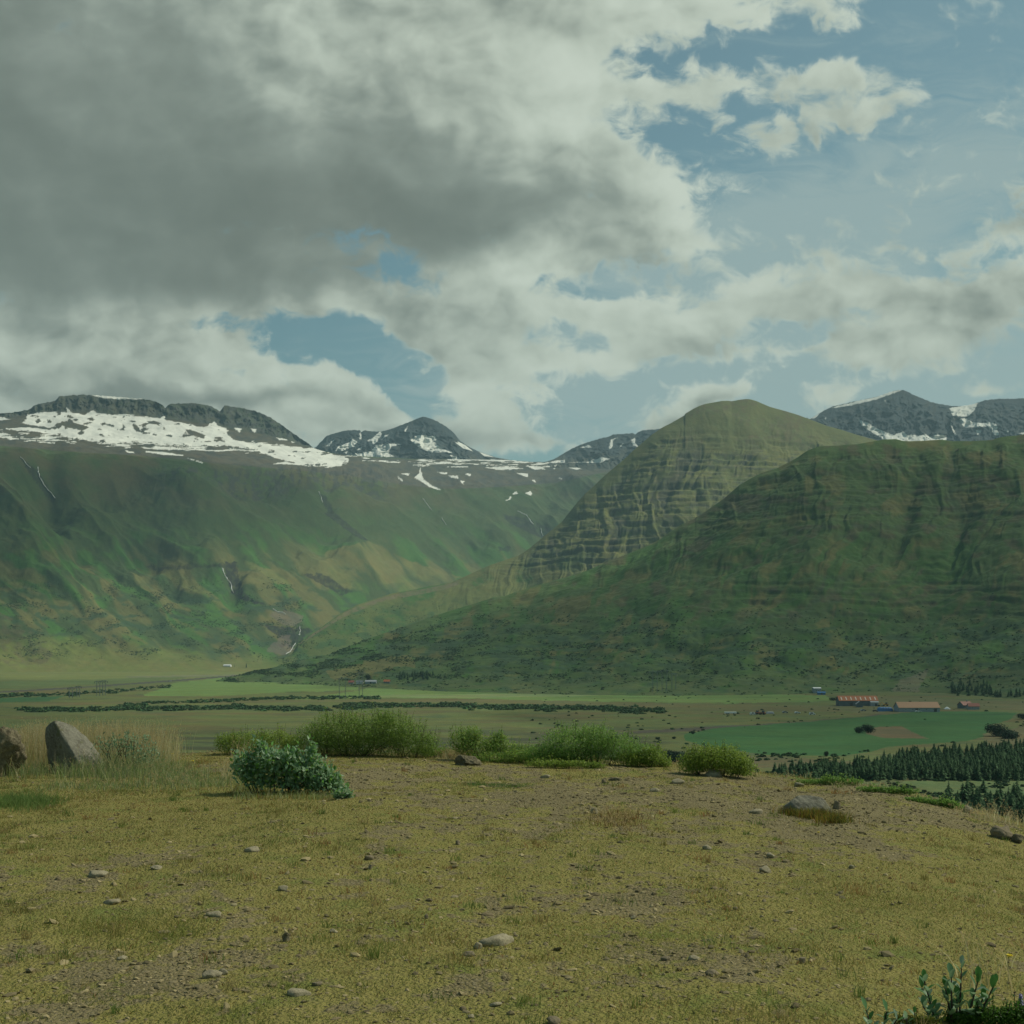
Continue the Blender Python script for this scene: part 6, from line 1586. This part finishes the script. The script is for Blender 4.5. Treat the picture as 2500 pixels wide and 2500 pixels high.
STRAW = [(0.56, 0.50, 0.29), (0.48, 0.40, 0.21), (0.62, 0.58, 0.38), (0.38, 0.38, 0.16)]
MIXG = [(0.26, 0.34, 0.13), (0.36, 0.38, 0.16), (0.50, 0.48, 0.28), (0.20, 0.28, 0.08)]
tall_grass([(30, 1866, 60, 1.2, .85), (90, 1862, 60, 1.4, 1.0), (200, 1856, 120, 1.3, 1.05), (300, 1862, 80, 1.2, 1.0), (370, 1860, 45, 1.0, .85)], 8500, .32, .72, STRAW, 'tall straw-coloured grass with seed heads around the leaning boulder', .5)
tall_grass([(50, 1890, 60, .7, .7), (170, 1893, 90, .5, .6), (280, 1885, 90, 1.1, 1.0), (360, 1893, 80, 1.0, .7), (440, 1900, 60, .9, .5), (250, 1925, 140, .5, .3), (500, 1915, 80, .8, .35)], 6500, .14, .40, MIXG + [(0.17, 0.23, 0.13)], 'green and grey grass growing round the foot of the leaning boulder', .08, .6)
tall_grass([(60, 1965, 70, .5), (20, 1960, 50, .5)], 1800, .06, .16, [(0.15, 0.24, 0.06), (0.20, 0.27, 0.09)], 'lush green grass tuft under the cracked brown boulder', 0, .9)
tall_grass([(585, 1880, 16, .3, 1.0), (620, 1885, 26, .3, .8), (570, 1900, 30, .4, .6), (660, 1880, 26, .3, .75)], 380, .3, .55, STRAW, 'dry stalks rising from the left side of the blue-green bush', .7)
tall_grass([(1140, 1850, 32, .25, 1.0), (1120, 1852, 40, .3, .5)], 700, .12, .36, STRAW + [(0.26, 0.14, 0.06)], 'dry straw tuft behind the knobbly rock', .4, .8)
tall_grass([(760, 1842, 40, .3, .5), (880, 1842, 80, .3, .55), (950, 1843, 60, .3, .8), (1010, 1846, 40, .3, .5)], 900, .10, .34, STRAW[:2] + MIXG, 'dry and green grass at the foot of the largest willow bush', .3, .5)
tall_grass([(700, 1948, 120, .25, .7), (620, 1930, 50, .4, .8), (790, 1950, 40, .2, .5)], 1300, .06, .18, MIXG + [(0.26, 0.19, 0.04)], 'short mixed grass under the blue-green bush', 0, .7)
tall_grass([(1945, 1990, 20, .12, .9), (1975, 1996, 26, .12, .9), (2005, 2000, 24, .12, 1.0), (2035, 2008, 18, .15, .9), (1990, 1992, 50, .1, .6)], 2600, .08, .16, [(0.28, 0.25, 0.04), (0.13, 0.14, 0.03), (0.26, 0.15, 0.04), (0.09, 0.12, 0.025)], 'yellow and rusty grass mat along the foot of the rounded boulder', 0, .7)
tall_grass([(1530, 1998, 40, .5, 1.0), (1500, 2010, 60, .7, .7)], 500, .05, .13, [(0.22, 0.13, 0.05), (0.26, 0.2, 0.08)], 'reddish dry grass tuft in the middle of the gravel', .3, .6)
tall_grass([(2420, 2420, 60, .4, 1.0), (2480, 2400, 50, .5, 1.0)], 60, .16, .30, STRAW, 'long dry grass stems above the corner plants', .6, .8)
tall_grass([(350, 2265, 150, .35, 1), (200, 2260, 100, .3, .8), (420, 2290, 60, .2, .9), (900, 2310, 90, .3, .8), (600, 2310, 60, .2, .6), (560, 2480, 80, .2, .8), (680, 2400, 50, .2, .8), (1500, 2300, 200, .6, .6), (2200, 2200, 250, .8, .6), (1850, 2480, 200, .2, .7)], 11000, .025, .07, [(0.19, 0.235, 0.045), (0.24, 0.24, 0.055), (0.15, 0.20, 0.04), (0.34, 0.27, 0.09)], 'taller green tufts in the lower left turf', 0, .9, .0035)
def tufts(n=420):
    x, y = sample_knoll(n * 3, 4.9, 20.5, .8); g = grass_cover(x, y); k = RNG.uniform(0, 1, len(x)) < g * .6 + .12; x = x[k][:n]; y = y[k][:n]; m = 26
    r = RNG.uniform(.015, .06, len(x)); X = np.repeat(x, m) + RNG.normal(0, 1, len(x) * m) * np.repeat(r, m); Y = np.repeat(y, m) + RNG.normal(0, 1, len(x) * m) * np.repeat(r, m)
    h = np.repeat(RNG.uniform(.025, .075, len(x)), m) * RNG.uniform(.6, 1.2, len(X)); base = np.array([(0.17, 0.22, 0.05), (0.28, 0.24, 0.08), (0.36, 0.28, 0.12), (0.14, 0.20, 0.05), (0.33, 0.20, 0.08)])[np.repeat(RNG.integers(0, 5, len(x)), m)]
    blades(X, Y, knoll_h(X, Y) - .004, h, RNG.uniform(.002, .0035, len(X)) * (1 + Y * .09), base * RNG.uniform(.8, 1.2, (len(X), 1)), 'grass_tufts', 'small separate grass tufts dotted over the turf and gravel', .9)


tufts()
tall_grass([(2470, 2010, 60, .3, 1.0), (2400, 2000, 60, .3, .5)], 260, .1, .26, STRAW, 'dry grass on the rim at the right edge', .6, .6)
tall_grass([(700, 1836, 200, .2, .35), (1250, 1848, 200, .2, .3), (1650, 1866, 100, .2, .35), (1900, 1897, 80, .2, .5), (2100, 1920, 80, .2, .5), (2330, 1970, 80, .3, .5)], 1500, .08, .22, MIXG + STRAW, 'sparse grass fringe along the rim of the knoll', .2, .6)
tall_grass([(1210, 1918, 80, .25, 1)], 1400, .02, .05, [(0.07, 0.17, 0.04), (0.10, 0.20, 0.05)], 'bright green low patch in the upper centre of the gravel', 0, .9, .005)

# ------------------------------------------------------------------ clouds added out of view above the frame to shade the flanks
def shade_cloud_mat():
    m, T, o = new_mat('shade_cloud')
    df = T.node('ShaderNodeBsdfDiffuse'); df.inputs[0].default_value = (.8, .8, .8, 1); tr = T.node('ShaderNodeBsdfTransparent'); mx = T.node('ShaderNodeMixShader')
    geo = T.node('ShaderNodeNewGeometry'); P = geo.outputs['Position']; at = T.node('ShaderNodeAttribute', attribute_name='tone'); sp = T.node('ShaderNodeSeparateColor'); T.link(at.outputs['Color'], sp.inputs[0])
    n = T.noise(P, .0028, 7, .6, .4)
    T.link(T.math('MULTIPLY', T.smooth(T.math('MULTIPLY_ADD', T.math('SUBTRACT', n, .5), 1.2, sp.outputs[0]), .1, .8), .30), mx.inputs[0])
    T.link(tr.outputs[0], mx.inputs[1]); T.link(df.outputs[0], mx.inputs[2]); T.link(mx.outputs[0], o.inputs[0]); return m


M_SHADE_CLOUD = shade_cloud_mat()


def cloud(corners, alt, thick, dens, label, soft=170.0):  # unseen shade caster: outline is the wanted shadow projected back towards the sun
    S = np.array(SUN_DIR); pts = []
    for (u, v, lay) in corners:
        p = np.array(surf(u, v, lay)); t = (alt - p[2]) / S[2]; q = p + S * t; pts.append(q[:2])
    pts = np.array(pts); lo_ = pts.min(0) - soft * 2.2; hi_ = pts.max(0) + soft * 2.2; n = 90
    X, Y = np.meshgrid(np.linspace(lo_[0], hi_[0], n), np.linspace(lo_[1], hi_[1], n))
    ins = inpoly(X, Y, pts).astype(float); d = np.full(X.shape, 1e9)
    for a, b in zip(pts, np.roll(pts, -1, 0)):
        ab = b - a; t = np.clip(((X - a[0]) * ab[0] + (Y - a[1]) * ab[1]) / (ab @ ab), 0, 1)
        d = np.minimum(d, np.hypot(X - a[0] - t * ab[0], Y - a[1] - t * ab[1]))
    sd = np.where(ins > 0, d, -d) + fbm(X / 300, Y / 300, 4, 950) * soft * .9
    edge = sstep(sd, -soft, soft)
    bord = np.minimum(np.minimum(X - lo_[0], hi_[0] - X), np.minimum(Y - lo_[1], hi_[1] - Y)); edge = edge * sstep(bord, 0, soft)
    up = alt + thick * np.sqrt(np.clip(edge, 0, 1)) * (.8 + .6 * fbm(X / 260, Y / 260, 4, 951)); lo = alt - (30 - 20 * fbm(X / 200, Y / 200, 3, 953)) * edge
    i = np.arange(n * n).reshape(n, n)
    f = np.stack([i[:-1, :-1], i[:-1, 1:], i[1:, 1:], i[1:, :-1]], -1).reshape(-1, 4)
    keep = edge.ravel()[f].max(1) > .02; f = f[keep]
    P = np.concatenate([np.stack([X, Y, lo], -1).reshape(-1, 3), np.stack([X, Y, up], -1).reshape(-1, 3)])
    C = np.concatenate([edge.ravel(), edge.ravel()])[:, None] * np.ones(3)
    ob = mesh_np('shade_clouds', P, np.concatenate([f[:, ::-1], f + n * n]), 4, M_SHADE_CLOUD, C * dens, True); tag(ob, label, kind='stuff')


cloud([(-500, 1110, 'A'), (100, 1118, 'A'), (400, 1128, 'A'), (700, 1160, 'A'), (800, 1240, 'A'), (740, 1300, 'A'), (560, 1340, 'A'), (350, 1400, 'A'), (100, 1420, 'A'), (-500, 1440, 'A')], 3000, 320, 1.0, 'grey cloud added out of view to shade the left mountain')
cloud([(1150, 1560, 'D'), (1400, 1440, 'D'), (1700, 1290, 'D'), (1900, 1150, 'D'), (2200, 1085, 'D'), (2520, 1080, 'D'), (3000, 1090, 'D'), (3000, 1640, 'D'), (2600, 1800, 'F'), (2200, 1860, 'F'), (1850, 1760, 'F'), (1700, 1690, 'D'), (1200, 1665, 'D')], 2200, 300, 1.0, 'grey cloud added unseen to shade the right hill and fields', 120.0)

# ------------------------------------------------------------------ air
HAZE = True
if HAZE:
    bm = bmesh.new(); add_box(bm, -12000, 14000, -600, 14000, -60, 1450)
    m, T, o_ = new_mat('haze_air'); vol = T.node('ShaderNodeVolumePrincipled'); T.link(vol.outputs[0], o_.inputs['Volume'])
    vol.inputs['Color'].default_value = (0.50, 0.76, 0.86, 1); vol.inputs['Density'].default_value = 4.9e-5; vol.inputs['Anisotropy'].default_value = 0.1
    hz = bm_obj('haze', bm, m); tag(hz, kind='stuff')
